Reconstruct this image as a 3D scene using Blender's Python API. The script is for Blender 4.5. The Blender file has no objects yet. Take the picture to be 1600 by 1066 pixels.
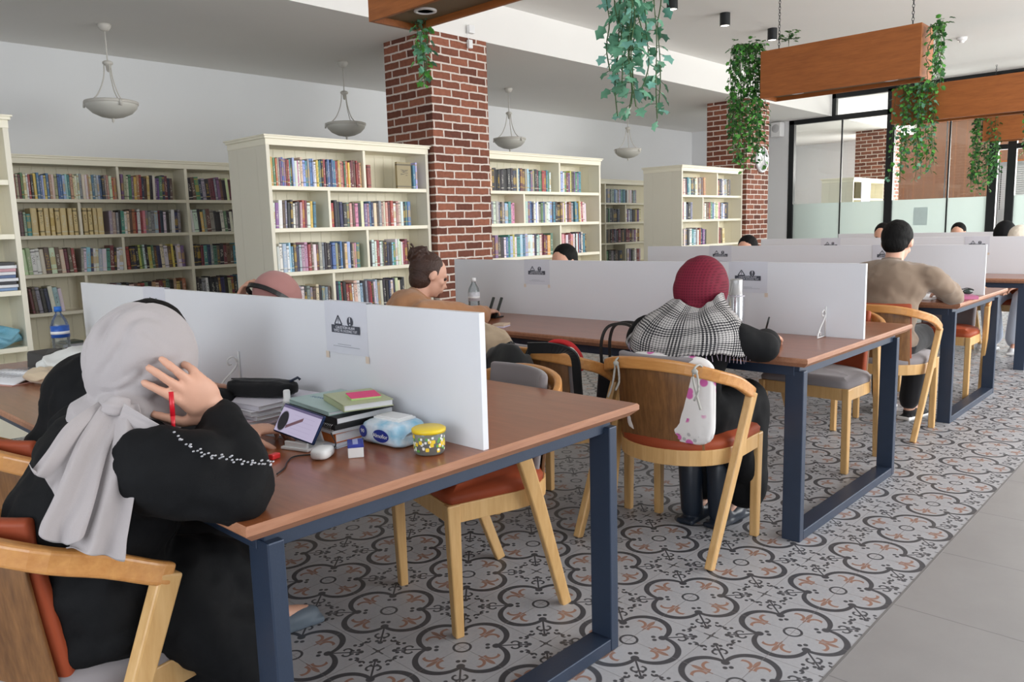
import bpy, bmesh, math, random
from mathutils import Vector, Matrix, noise as mnoise
C = bpy.context.scene
COL = C.collection
PI = math.pi
rnd = random.Random(7)
V = Vector

# ------------------------------------------------------------------ camera
cam_d = bpy.data.cameras.new('camera'); cam = bpy.data.objects.new('camera', cam_d); COL.objects.link(cam)
cam_d.sensor_width = 36; cam_d.lens = 1225.7 / 1600 * 36; cam_d.clip_start = .05; cam_d.clip_end = 200
_r = V((0.68395629, -0.7290082, -0.02740142)); _u = V((0.12280934, 0.0780326, 0.98935776)); _f = V((0.71911172, 0.68004261, -0.14289991))
M = Matrix((( _r.x, _u.x, -_f.x, -0.6407), (_r.y, _u.y, -_f.y, -1.2738), (_r.z, _u.z, -_f.z, 1.2682), (0, 0, 0, 1)))
cam.matrix_world = M
C.camera = cam

# ------------------------------------------------------------------ world, daylight, exposure
w = bpy.data.worlds.new('world'); C.world = w; w.use_nodes = True
bg = w.node_tree.nodes['Background']; bg.inputs[0].default_value = (.86, .93, 1, 1); bg.inputs[1].default_value = 2.1
vs = C.view_settings; vs.view_transform = 'Standard'; vs.look = 'None'; vs.gamma = 1; vs.use_curve_mapping = False; vs.exposure = 0.2

def window_light(name, loc, rot, sx, sy, power, col=(1, .97, .93)):
    l = bpy.data.lights.new(name, 'AREA'); l.shape = 'RECTANGLE'; l.size = sx; l.size_y = sy; l.energy = power; l.color = col
    o = bpy.data.objects.new(name, l); COL.objects.link(o); o.location = loc; o.rotation_euler = rot; return o
# daylight entering by the long window wall (y = -4.6) and by the windows of the glazed room
window_light('window_daylight', (9.5, -4.7, 1.9), (PI/2, 0, 0), 14, 2.7, 560)
window_light('window_daylight', (-4.9, -1.6, 1.9), (PI/2, 0, -PI/2), 5.6, 2.4, 115, (.92, .96, 1))  # cool fill added through unseen left-wall windows, lightens the partition faces
window_light('window_daylight', (18.8, 1.5, 1.9), (PI/2, 0, PI/2), 7, 2.2, 520)

# ------------------------------------------------------------------ shader helpers
def lin(c):
    return tuple(((x/255)/12.92 if x/255 <= .04045 else ((x/255+.055)/1.055)**2.4) for x in c) + (1,)
class X:                                            # arithmetic on sockets
    def __init__(s, nt, v): s.nt = nt; s.v = v
    def _op(s, op, b=None, c=None):
        n = s.nt.nodes.new('ShaderNodeMath'); n.operation = op
        for i, q in enumerate((s, b, c)):
            if q is None: continue
            if isinstance(q, X): q = q.v
            if isinstance(q, (int, float)): n.inputs[i].default_value = q
            else: s.nt.links.new(q, n.inputs[i])
        return X(s.nt, n.outputs[0])
    def __add__(s, b): return s._op('ADD', b)
    def __sub__(s, b): return s._op('SUBTRACT', b)
    def __mul__(s, b): return s._op('MULTIPLY', b)
    def __truediv__(s, b): return s._op('DIVIDE', b)
    __radd__ = __add__; __rmul__ = __mul__
    def __rsub__(s, b): return (s * -1) + b
    def fract(s): return s._op('FRACT')
    def floor(s): return s._op('FLOOR')
    def abs(s): return s._op('ABSOLUTE')
    def sqrt(s): return s._op('SQRT')
    def sin(s): return s._op('SINE')
    def atan2(s, b): return s._op('ARCTAN2', b)
    def max(s, b): return s._op('MAXIMUM', b)
    def min(s, b): return s._op('MINIMUM', b)
    def lt(s, b): return s._op('LESS_THAN', b)
    def gt(s, b): return s._op('GREATER_THAN', b)
    def soft(s, wdt, e=.006): return ((s * -1 + wdt) * (1/e) + .5)._clamp()   # 1 where s < wdt
    def _clamp(s):
        r = s._op('MAXIMUM', 0.0); return r._op('MINIMUM', 1.0)
def link(nt, a, b): nt.links.new(a.v if isinstance(a, X) else a, b)
def mixc(nt, fac, a, b, mode='MIX'):
    n = nt.nodes.new('ShaderNodeMix'); n.data_type = 'RGBA'; n.blend_type = mode
    for s, v in ((n.inputs[0], fac), (n.inputs[6], a), (n.inputs[7], b)):
        if isinstance(v, X): v = v.v
        if isinstance(v, (int, float, tuple)): s.default_value = v
        else: nt.links.new(v, s)
    return n.outputs[2]
def noise(nt, scale, vec=None, detail=3, rough=.5, stretch=None):
    n = nt.nodes.new('ShaderNodeTexNoise'); n.inputs['Scale'].default_value = scale; n.inputs['Detail'].default_value = detail; n.inputs['Roughness'].default_value = rough
    if vec is None: vec = coord(nt)
    if stretch:
        m = nt.nodes.new('ShaderNodeMapping'); m.inputs['Scale'].default_value = stretch; nt.links.new(vec, m.inputs[0]); vec = m.outputs[0]
    nt.links.new(vec, n.inputs['Vector']); return n.outputs['Fac']
def coord(nt, kind='Object'):
    n = nt.nodes.new('ShaderNodeTexCoord'); return n.outputs[kind]
def sep(nt, vec):
    n = nt.nodes.new('ShaderNodeSeparateXYZ'); nt.links.new(vec, n.inputs[0]); return [X(nt, o) for o in n.outputs]
def bump(nt, h, strength, dist=.01):
    n = nt.nodes.new('ShaderNodeBump'); n.inputs['Strength'].default_value = strength; n.inputs['Distance'].default_value = dist
    link(nt, h, n.inputs['Height']); nt.links.new(n.outputs[0], nt.nodes['Principled BSDF'].inputs['Normal'])
def newmat(name, rough=.5, spec=.5):
    m = bpy.data.materials.new(name); m.use_nodes = True; nt = m.node_tree; b = nt.nodes['Principled BSDF']
    b.inputs['Roughness'].default_value = rough; b.inputs['Specular IOR Level'].default_value = spec
    return m, nt, b
MATS = {}
def mat(name, rgb, rough=.5, metal=0, var=.06, nscale=14, bmp=.0, bscale=80, spec=.5, sheen=0, stretch=None):
    if name in MATS: return MATS[name]
    m, nt, b = newmat(name, rough, spec); c = lin(rgb)
    f = noise(nt, nscale, stretch=stretch)
    lo = tuple(x*(1-var) for x in c[:3]) + (1,); hi = tuple(min(1, x*(1+var)) for x in c[:3]) + (1,)
    link(nt, mixc(nt, f, lo, hi), b.inputs['Base Color']); b.inputs['Metallic'].default_value = metal
    if sheen: b.inputs['Sheen Weight'].default_value = sheen
    if bmp: bump(nt, noise(nt, bscale, stretch=stretch), bmp)
    MATS[name] = m; return m
def wood(name, a, b_, rough=.4, scale=6, axis=0, coat=0, bmp=.05):
    m, nt, b = newmat(name, rough); st = [9, 9, 9]; st[axis] = .9
    f1 = X(nt, noise(nt, scale, stretch=tuple(st), detail=5, rough=.6)); f2 = X(nt, noise(nt, scale*3.2, stretch=tuple(st), detail=4))
    f = (((f1 - .5) * 2.2 + (f2 - .5) * .9) + .5)._clamp()
    link(nt, mixc(nt, f, lin(a), lin(b_)), b.inputs['Base Color']); b.inputs['Coat Weight'].default_value = coat; b.inputs['Coat Roughness'].default_value = .15
    bump(nt, f, bmp, .002); MATS[name] = m; return m
def fabric(name, rgb, fold=.5, fscale=7, stretch=(1, 1, 1), rough=.85, var=.08, weave=420, sheen=.2, dist=.02):
    m, nt, b = newmat(name, rough, .25); c = lin(rgb)
    f = noise(nt, 5); lo = tuple(x*(1-var) for x in c[:3]) + (1,); hi = tuple(min(1, x*(1+var)) for x in c[:3]) + (1,)
    link(nt, mixc(nt, f, lo, hi), b.inputs['Base Color']); b.inputs['Sheen Weight'].default_value = sheen
    h = X(nt, noise(nt, fscale, stretch=stretch, detail=2, rough=.4)) + X(nt, noise(nt, weave, detail=1)) * .02
    bump(nt, h, fold, dist); MATS[name] = m; return m

# ------------------------------------------------------------------ mesh helpers
class MB:
    def __init__(s): s.v = []; s.f = []; s.mi = []; s.sm = []; s.uv = []
    def add(s, vs_, fs, mi=0, smooth=False, uvs=None):
        o = len(s.v); s.v += [tuple(v) for v in vs_]
        for i, f in enumerate(fs):
            s.f.append([o+k for k in f]); s.mi.append(mi); s.sm.append(smooth); s.uv.append(uvs[i] if uvs else None)
        return s
    def box(s, c, d, rot=None, mi=0, taper=None):
        hx, hy, hz = d[0]/2, d[1]/2, d[2]/2; p = []
        for z in (-1, 1):
            t = 1 if (taper is None or z < 0) else taper
            for x, y in ((-1, -1), (1, -1), (1, 1), (-1, 1)): p.append(V((x*hx*t, y*hy*t, z*hz)))
        if rot is not None: p = [rot @ q for q in p]
        p = [q + V(c) for q in p]
        uv = [[(a, b) for a, b in ((0, 0), (1, 0), (1, 1), (0, 1))]]*6
        return s.add(p, [(3, 2, 1, 0), (4, 5, 6, 7), (0, 1, 5, 4), (1, 2, 6, 5), (2, 3, 7, 6), (3, 0, 4, 7)], mi, False, uv)
    def b2(s, a, b, mi=0):          # box by two corners
        return s.box([(a[i]+b[i])/2 for i in range(3)], [abs(b[i]-a[i]) for i in range(3)], mi=mi)
    def bar(s, pts, w, h, up=(0, 0, 1), mi=0, smooth=False):   # sweep a w x h rectangle, h along up
        pts = [V(p) for p in pts]; n = len(pts); rings = []
        for i, p in enumerate(pts):
            t = (pts[min(i+1, n-1)] - pts[max(i-1, 0)]).normalized(); u = V(up) if not callable(up) else up(i)
            sd = t.cross(u).normalized(); u = sd.cross(t).normalized()
            ww = w[i] if isinstance(w, (list, tuple)) else w; hh = h[i] if isinstance(h, (list, tuple)) else h
            rings.append([p + sd*ww/2 + u*hh/2, p - sd*ww/2 + u*hh/2, p - sd*ww/2 - u*hh/2, p + sd*ww/2 - u*hh/2])
        vs_ = [q for r in rings for q in r]; fs = []
        for i in range(n-1):
            for k in range(4): a = i*4+k; b = i*4+(k+1) % 4; fs.append((a, b, b+4, a+4))
        fs += [(3, 2, 1, 0), tuple((n-1)*4+k for k in range(4))]
        return s.add(vs_, fs, mi, smooth)
    def tube(s, pts, r, n=10, mi=0, caps=True, smooth=True, flat=1, up=(0, 0, 1)):
        pts = [V(p) for p in pts]; rr = list(r) if isinstance(r, (list, tuple)) else [r]*len(pts)
        if caps == 'round':
            d0 = (pts[0]-pts[1]).normalized(); d1 = (pts[-1]-pts[-2]).normalized(); a, b = rr[0], rr[-1]
            pts = [pts[0]+d0*a*.95, pts[0]+d0*a*.7] + pts + [pts[-1]+d1*b*.7, pts[-1]+d1*b*.95]
            rr = [a*.3, a*.72] + rr + [b*.72, b*.3]
        m = len(pts); rings = []; u = V(up)
        for i, p in enumerate(pts):
            t = (pts[min(i+1, m-1)] - pts[max(i-1, 0)]).normalized()
            sd = t.cross(u)
            if sd.length < .05: sd = t.cross(V((1, .1, 0)))
            sd.normalize(); uu = sd.cross(t).normalized()
            rings += [p + (sd*math.cos(2*PI*k/n) + uu*flat*math.sin(2*PI*k/n))*rr[i] for k in range(n)]
        fs = [(i*n+k, i*n+(k+1) % n, (i+1)*n+(k+1) % n, (i+1)*n+k) for i in range(m-1) for k in range(n)]
        if caps: fs += [tuple(reversed(range(n))), tuple((m-1)*n+k for k in range(n))]
        return s.add(rings, fs, mi, smooth)
    def lathe(s, prof, c=(0, 0, 0), n=24, mi=0, smooth=True, sx=1, sy=1, rot=None):
        vs_ = [];
        for r, z in prof: vs_ += [V((r*math.cos(2*PI*k/n)*sx, r*math.sin(2*PI*k/n)*sy, z)) for k in range(n)]
        if rot is not None: vs_ = [rot @ q for q in vs_]
        vs_ = [q+V(c) for q in vs_]
        fs = [(i*n+k, i*n+(k+1) % n, (i+1)*n+(k+1) % n, (i+1)*n+k) for i in range(len(prof)-1) for k in range(n)]
        if prof[0][0] > 0: fs.append(tuple(reversed(range(n))))
        if prof[-1][0] > 0: fs.append(tuple((len(prof)-1)*n+k for k in range(n)))
        return s.add(vs_, fs, mi, smooth)
    def ell(s, c, r, rot=None, n=20, m=12, mi=0, fn=None):
        vs_ = []; fs = []
        for i in range(m+1):
            th = PI*i/m
            for k in range(n):
                ph = 2*PI*k/n; d = V((math.sin(th)*math.cos(ph), math.sin(th)*math.sin(ph), math.cos(th)))
                q = V((d.x*r[0], d.y*r[1], d.z*r[2]))
                if fn: q = fn(d, q)
                if rot is not None: q = rot @ q
                vs_.append(q + V(c))
        fs = [(i*n+k, (i+1)*n+k, (i+1)*n+(k+1) % n, i*n+(k+1) % n) for i in range(m) for k in range(n)]
        return s.add(vs_, fs, mi, True)
    def grid(s, P, mi=0, smooth=True, closed=False):      # P rows of points, uv over the grid
        R_, K = len(P), len(P[0]); vs_ = [q for r in P for q in r]; fs = []; uvs = []
        for i in range(R_-1):
            for k in range(K if closed else K-1):
                k2 = (k+1) % K; fs.append((i*K+k, i*K+k2, (i+1)*K+k2, (i+1)*K+k))
                uvs.append([(k/(K-1), i/(R_-1)), ((k+1)/(K-1), i/(R_-1)), ((k+1)/(K-1), (i+1)/(R_-1)), (k/(K-1), (i+1)/(R_-1))])
        return s.add(vs_, fs, mi, smooth, uvs)
    def mesh(s, name, mats):
        me = bpy.data.meshes.new(name); me.from_pydata(s.v, [], s.f)
        for m in (mats if isinstance(mats, (list, tuple)) else [mats]): me.materials.append(m)
        me.polygons.foreach_set('material_index', s.mi); me.polygons.foreach_set('use_smooth', s.sm)
        if any(u for u in s.uv):
            ul = me.uv_layers.new(name='UVMap')
            for p, u in zip(me.polygons, s.uv):
                if u:
                    for li, q in zip(p.loop_indices, u): ul.data[li].uv = q
        me.validate(); me.update(); return me
    def build(s, name, mats, parent=None, bevel=0, seg=2, solid=0, sub=0, remesh=0, smooth_it=0, offset=-1, disp=None):
        o = bpy.data.objects.new(name, s.mesh(name, mats)); COL.objects.link(o)
        if parent is not None: o.parent = parent
        if solid: m = o.modifiers.new('s', 'SOLIDIFY'); m.thickness = solid; m.offset = offset
        if remesh: m = o.modifiers.new('r', 'REMESH'); m.mode = 'VOXEL'; m.voxel_size = remesh; m.use_smooth_shade = True
        if smooth_it: m = o.modifiers.new('sm', 'SMOOTH'); m.iterations = smooth_it; m.factor = .5
        for dk in (disp or ()):
            kind, st_, sc_, tb_ = dk; tx = bpy.data.textures.new('folds', kind); tx.noise_scale = sc_
            if kind == 'MARBLE': tx.turbulence = tb_; tx.noise_depth = 2; tx.marble_type = 'SOFT'
            if kind == 'CLOUDS': tx.noise_depth = 2
            m = o.modifiers.new('d', 'DISPLACE'); m.texture = tx; m.strength = st_; m.mid_level = .5; m.texture_coords = 'LOCAL'
        if bevel: m = o.modifiers.new('b', 'BEVEL'); m.width = bevel; m.segments = seg; m.limit_method = 'ANGLE'; m.angle_limit = .7; m.use_clamp_overlap = True
        if sub: m = o.modifiers.new('sub', 'SUBSURF'); m.levels = sub; m.render_levels = sub
        return o
def catmull(pts, k=6):
    pts = [V(p) for p in pts]; P = [2*pts[0]-pts[1]] + pts + [2*pts[-1]-pts[-2]]; out = []
    for i in range(1, len(P)-2):
        a, b, c, d = P[i-1:i+3]
        for j in range(k):
            t = j/k; out.append(.5*((2*b) + (c-a)*t + (2*a-5*b+4*c-d)*t*t + (3*b-a-3*c+d)*t**3))
    return out + [pts[-1]]
def lerp(a, b, t): return a + (b-a)*t
def tag(o, label, cat, group=None):
    o['label'] = label; o['category'] = cat
    if group: o['group'] = group
    return o
def thing(name, label, cat, loc=(0, 0, 0), rz=0, group=None):
    o = bpy.data.objects.new(name, None); COL.objects.link(o); o.location = loc; o.rotation_euler = (0, 0, rz); o.empty_display_size = .05
    return tag(o, label, cat, group)
def struct(o): o['kind'] = 'structure'; return o
KIDS = {}
def copy_tree(o, parent=None, name=None):
    c = o.copy(); COL.objects.link(c)
    if parent is not None: c.parent = parent
    for ch in [x for x in bpy.data.objects if x.parent == o]: copy_tree(ch, c)
    return c
def text(body, size, loc, xdir, ydir, m, parent, name='lettering', extr=.0003, align='CENTER', bold=0):
    cu = bpy.data.curves.new(name, 'FONT'); cu.body = body; cu.size = size; cu.align_x = align; cu.align_y = 'CENTER'; cu.extrude = extr; cu.offset = bold
    cu.materials.append(m); tmp = bpy.data.objects.new(name, cu); COL.objects.link(tmp); bpy.context.view_layer.update()
    me = bpy.data.meshes.new_from_object(tmp.evaluated_get(bpy.context.evaluated_depsgraph_get())); bpy.data.objects.remove(tmp); bpy.data.curves.remove(cu)
    o = bpy.data.objects.new(name, me); COL.objects.link(o)
    x = V(xdir).normalized(); y = V(ydir).normalized(); z = x.cross(y)
    o.matrix_world = Matrix(((x.x, y.x, z.x, loc[0]), (x.y, y.y, z.y, loc[1]), (x.z, y.z, z.z, loc[2]), (0, 0, 0, 1)))
    if parent is not None: o.parent = parent; o.matrix_parent_inverse = parent_mw(parent).inverted()
    return o
def parent_mw(p):
    m = Matrix.LocRotScale(p.location, p.rotation_euler, p.scale) if p.parent is None else parent_mw(p.parent) @ p.matrix_parent_inverse @ Matrix.LocRotScale(p.location, p.rotation_euler, p.scale)
    return m

# ------------------------------------------------------------------ materials
white_wall = mat('wall_paint', (228, 229, 230), .9, var=.02, nscale=2)
ceil_m = mat('ceiling_paint', (236, 234, 230), .95, var=.015, nscale=2)
cream = mat('cream_paint', (246, 240, 219), .45, var=.02, nscale=5, bmp=.02, bscale=60)
white_lam = mat('white_laminate', (226, 227, 232), .35, var=.01, nscale=4)
steel = mat('navy_powder_steel', (48, 60, 80), .38, metal=.25, var=.08, bmp=.03, bscale=200)
black_m = mat('black_plastic', (22, 22, 24), .4)
black_frame = mat('black_aluminium', (30, 33, 36), .4, metal=.3)
white_pl = mat('white_plastic', (238, 238, 238), .3, var=.01)
white_met = mat('white_wire', (235, 235, 235), .35, var=.01)
chrome = mat('brushed_steel', (205, 205, 208), .22, metal=1, var=.03)
paper = mat('paper', (235, 235, 238), .8, var=.02)
ink = mat('ink', (60, 62, 72), .8, var=.02)
top_wood = wood('table_veneer', (156, 92, 56), (132, 74, 42), .28, 5, axis=1, coat=.3, bmp=.004)
edge_wood = wood('table_edging', (176, 126, 98), (152, 102, 74), .4, 6, axis=0)
chair_wood = wood('chair_ash', (214, 174, 118), (198, 154, 96), .42, 5, axis=2, coat=.1)
rail_wood = wood('chair_rail_wood', (210, 152, 88), (190, 128, 68), .34, 5, axis=1, coat=.2)
veneer = wood('walnut_veneer', (138, 96, 56), (100, 66, 36), .42, 7, axis=2, coat=.1)
planter_wood = wood('planter_wood', (168, 98, 44), (142, 80, 32), .5, 5, axis=1)
grey_up = fabric('grey_upholstery', (138, 132, 134), .08, 9, weave=600)
terra = fabric('terracotta_leatherette', (152, 70, 42), .12, 12, rough=.5, sheen=0)
skin = mat('skin', (214, 164, 140), .5, var=.06, nscale=30, spec=.4)
skin2 = mat('skin_tan', (214, 166, 144), .5, var=.06, nscale=30, spec=.4)
hair_dark = mat('dark_hair', (10, 9, 9), .7, spec=.2, var=.3, nscale=60, bmp=.6, bscale=120, stretch=(1, 1, .15))
hair_brown = mat('brown_hair', (58, 34, 24), .55, var=.4, nscale=50, bmp=.6, bscale=110, stretch=(1, .3, 1))
black_cloth = fabric('black_abaya', (10, 11, 14), .6, 9, (1, 1, .5), .8, sheen=0, dist=.02)

def floor_mats():
    m, nt, b = newmat('patterned_tiles', .42)
    x, y, z = sep(nt, coord(nt, 'Object')); px, py = .366, .3605
    u = ((x - 1.966) / px + .5).fract() - .5; v = ((y + .322) / py + .5).fract() - .5
    u = u.abs(); v = v.abs(); mm = u.max(v); nn = u.min(v)
    def dist(cx, cy): return ((mm - cx)*(mm - cx) + (nn - cy)*(nn - cy)).sqrt()
    wob = X(nt, noise(nt, 60, detail=1)) * .006
    rd = dist(.235, 0) - .212; ring = (rd.abs() - (mm*.040 + .0095)).soft(0) * (mm + nn).gt(.13)
    cen = ((mm*mm + nn*nn).sqrt() - .072).abs().soft(.011)
    blob = dist(.205, .205).soft(.036).max(dist(.17, .135).soft(.02))
    stem = (mm - nn).abs().soft(.012) * mm.gt(.2) * mm.lt(.40)
    blob2 = dist(.40, .40).soft(.024).max(dist(.405, .36).soft(.018))
    # corner wreath
    a_ = .5 - mm; b_ = .5 - nn; rr = (a_*a_ + b_*b_).sqrt(); ang = a_.atan2(b_)
    wr = (rr - .205 + (ang*8).sin()*.022).abs().soft(.012) * ((ang*8 + 1.0).sin().gt(-.55)) * ang.lt(.66)
    curl = ((dist(.335, .30) - .034).abs().soft(.010)) * mm.gt(.315)
    leafs = (dist(.43, .275).soft(.017)).max(dist(.475, .30).soft(.015)).max(dist(.37, .335).soft(.012))
    cross = ((a_.min(b_)).soft(.008) * rr.lt(.07)).max(rr.soft(.02))
    dark = ring.max(cen).max(blob).max(stem).max(blob2).max(wr).max(curl).max(leafs).max(cross)
    # brown fleur in each lobe
    e1 = (((mm-.335)/.058)*((mm-.335)/.058) + (nn/.020)*(nn/.020)).sqrt().soft(1, .12)
    c1 = ((dist(.268, .086) - .062).abs().soft(.0135)) * (nn - .010).gt(0) * (((mm-.275)*.9 + (nn-.10)*-.2).gt(-.02)) * nn.lt(.125)
    st2 = nn.soft(.006) * mm.gt(.20) * mm.lt(.33); dot = dist(.24, 0).soft(.013)
    brown = e1.max(c1).max(st2).max(dot)
    jt = (u.min(v)).soft(.0035, .003).max((.5 - u.max(v)).soft(.0035, .003))
    big = X(nt, noise(nt, 2.2, detail=4)); fine = X(nt, noise(nt, 90, detail=3))
    base = mixc(nt, big*.6 + fine*.4, lin((184, 184, 188)), lin((156, 157, 162)))
    c = mixc(nt, brown*.85, base, lin((150, 104, 80)))
    c = mixc(nt, dark*.9, c, lin((46, 47, 54)))
    c = mixc(nt, jt*.55, c, lin((120, 116, 116)))
    link(nt, c, b.inputs['Base Color']); link(nt, fine*.2 + .3, b.inputs['Roughness'])
    bump(nt, jt*-1.0, .25, .002)
    g, nt, b = newmat('grey_slab_tiles', .4)
    x, y, z = sep(nt, coord(nt, 'Object'))
    u = ((x - 1.436) / .5475 + .5).fract() - .5; v = ((y + .49) / 1.11 + .5).fract() - .5
    j = u.abs().soft(.004, .004).max((v.abs()).soft(.002, .002))
    base = mixc(nt, X(nt, noise(nt, 3, detail=6, rough=.65)), lin((134, 131, 131)), lin((156, 153, 153)))
    link(nt, mixc(nt, j*.6, base, lin((96, 94, 94))), b.inputs['Base Color']); bump(nt, j*-1.0, .2, .002)
    return m, g
tile_m, slab_m = floor_mats()

def brick_material():
    m, nt, b = newmat('red_brick', .8, .2)
    n = nt.nodes.new('ShaderNodeTexBrick'); uv = coord(nt, 'UV'); 
    wn = nt.nodes.new('ShaderNodeTexNoise'); wn.inputs['Scale'].default_value = 14; nt.links.new(uv, wn.inputs['Vector'])
    va = nt.nodes.new('ShaderNodeVectorMath'); va.operation = 'MULTIPLY_ADD'; nt.links.new(wn.outputs['Color'], va.inputs[0]); va.inputs[1].default_value = (.014, .014, 0); nt.links.new(uv, va.inputs[2])
    nt.links.new(va.outputs[0], n.inputs['Vector'])
    n.inputs['Scale'].default_value = 1; n.inputs['Brick Width'].default_value = .235; n.inputs['Row Height'].default_value = .0765
    n.inputs['Mortar Size'].default_value = .0095; n.inputs['Mortar Smooth'].default_value = .25; n.inputs['Bias'].default_value = -.1
    n.inputs['Color1'].default_value = lin((152, 96, 76)); n.inputs['Color2'].default_value = lin((92, 56, 48)); n.inputs['Mortar'].default_value = lin((222, 208, 198))
    nz = nt.nodes.new('ShaderNodeTexNoise'); nz.inputs['Scale'].default_value = 26; nz.inputs['Detail'].default_value = 5; nt.links.new(uv, nz.inputs['Vector'])
    c = mixc(nt, .35, n.outputs['Color'], nz.outputs['Fac'], 'OVERLAY')
    link(nt, c, b.inputs['Base Color']); bump(nt, n.outputs['Fac'], .9, .012)
    nt.nodes['Bump'].invert = True
    return m
brick_m = brick_material()
def bead_material():
    m, nt, b = newmat('beadboard_cream', .5)
    x, y, z = sep(nt, coord(nt, 'Object')); g = ((x + y) / .105).fract() - .5
    gr = (.5 - g.abs()).soft(.03, .02)
    link(nt, mixc(nt, X(nt, noise(nt, 3)), lin((247, 241, 218)), lin((240, 233, 208))), b.inputs['Base Color']); bump(nt, gr*-1.0, .8, .006); return m
bead_m = bead_material()

def glass_material(name, tint, refl=1.0, rough=0.0, milk=0.0):
    m = bpy.data.materials.new(name); m.use_nodes = True; nt = m.node_tree; nt.nodes.clear()
    out = nt.nodes.new('ShaderNodeOutputMaterial'); tr = nt.nodes.new('ShaderNodeBsdfTransparent'); tr.inputs[0].default_value = tint
    gl = nt.nodes.new('ShaderNodeBsdfGlossy'); gl.inputs['Roughness'].default_value = rough; fr = nt.nodes.new('ShaderNodeFresnel'); fr.inputs[0].default_value = 1.45
    mx = nt.nodes.new('ShaderNodeMixShader'); nt.links.new(fr.outputs[0], mx.inputs[0]); nt.links.new(tr.outputs[0], mx.inputs[1]); nt.links.new(gl.outputs[0], mx.inputs[2]); last = mx
    if milk:
        df = nt.nodes.new('ShaderNodeBsdfDiffuse'); df.inputs[0].default_value = lin((222, 230, 228)); tl = nt.nodes.new('ShaderNodeBsdfTranslucent'); tl.inputs[0].default_value = lin((222, 230, 228))
        a = nt.nodes.new('ShaderNodeMixShader'); a.inputs[0].default_value = .5; nt.links.new(df.outputs[0], a.inputs[1]); nt.links.new(tl.outputs[0], a.inputs[2])
        q = nt.nodes.new('ShaderNodeMixShader'); q.inputs[0].default_value = milk; nt.links.new(mx.outputs[0], q.inputs[1]); nt.links.new(a.outputs[0], q.inputs[2]); last = q
    nt.links.new(last.outputs[0], out.inputs[0]); MATS[name] = m; return m
clear_glass = glass_material('clear_glass', (.96, .98, .97, 1))
frost = glass_material('frosted_film', (.9, .95, .93, 1), milk=.82)
pet = glass_material('clear_plastic', (.90, .94, .96, 1), milk=.1)

# ------------------------------------------------------------------ room shell
YB = 4.45                                   # line of the brick pillars and the ceiling step
XG = 14.0                                   # glazed partition
def slab(name, a, b, m): return struct(MB().b2(a, b).build(name, m))
slab('floor', (-5, -.4935, -.05), (21, 7.45, 0), tile_m)
slab('floor_walkway', (-5, -4.8, -.05), (21, -.4935, 0), slab_m)
MB_ = MB().b2((-5, -.498, -.001), (21, -.490, .0012)).build('trim_1', mat('floor_strip', (120, 118, 118), .4)); struct(MB_)
slab('ceiling', (-5, -4.8, 3.49), (21, YB, 3.6), ceil_m)
slab('ceiling_lower', (-5, YB+.1, 3.10), (21, 7.45, 3.2), ceil_m)
slab('beam', (-5, YB, 3.10), (21, YB+.1, 3.49), ceil_m)
slab('wall_back', (-5, 7.3, 0), (21, 7.45, 3.1), white_wall)
slab('wall_left', (-5.15, 1.4, 0), (-5, 7.45, 3.6), white_wall)
slab('wall_left_sill', (-5.15, -4.8, 0), (-5, 1.4, .5), white_wall)
slab('wall_left_head', (-5.15, -4.8, 3.2), (-5, 1.4, 3.6), white_wall)
for i, yy in enumerate((-4.8, -3.3, -1.75, -.2, 1.32)): struct(MB().b2((-5.15, yy, .5), (-5.05, yy+.08, 3.2)).build('trim_%d' % (40+i), black_frame))
slab('wall_right', (XG-.04, 5.22, 0), (XG+.06, 7.3, 3.1), white_wall)
slab('wall_far', (20.9, -4.8, 0), (21, 7.45, 3.6), white_wall)
# long window wall behind the photographer: sill, piers and mullions, open to the sky
slab('wall_front', (-5, -4.9, 0), (21, -4.8, .35), white_wall)
slab('wall_front_blocker', (-5, -4.9, .35), (1.4, -4.8, 3.2), white_wall)  # unseen solid stretch, added to block daylight on the camera side
slab('wall_front_head', (-5, -4.9, 3.2), (21, -4.8, 3.6), white_wall)
for i, x in enumerate((-5, -1.8, 1.4, 4.6, 7.8, 11.0, 14.2, 17.4, 20.9)):
    struct(MB().b2((x, -4.9, .35), (x+.10, -4.8, 3.2)).build('trim_%d' % (i+2), black_frame))

def brick_pillar(x0, x1, y0, y1, z1, label, name='brick_pillar'):
    m = MB(); per = 0; c = [(x0, y1), (x0, y0), (x1, y0), (x1, y1)]
    for i in range(4):
        a, b = c[i], c[(i+1) % 4]; L = math.dist(a, b)
        m.add([(a[0], a[1], 0), (b[0], b[1], 0), (b[0], b[1], z1), (a[0], a[1], z1)], [(0, 1, 2, 3)], 0, False, [[(per, 0), (per+L, 0), (per+L, z1), (per, z1)]])
        per += L
    m.add([(x0, y1, z1), (x0, y0, z1), (x1, y0, z1), (x1, y1, z1)], [(0, 1, 2, 3)])
    o = m.build(name, brick_m); o['kind'] = 'structure'; return o
brick_pillar(4.40, 5.145, YB-.01, 5.12, 3.10, '')
brick_pillar(10.70, 11.43, YB-.01, 5.12, 3.10, '')
brick_pillar(17.0, 17.72, YB-.01, 5.12, 3.10, '')

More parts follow.
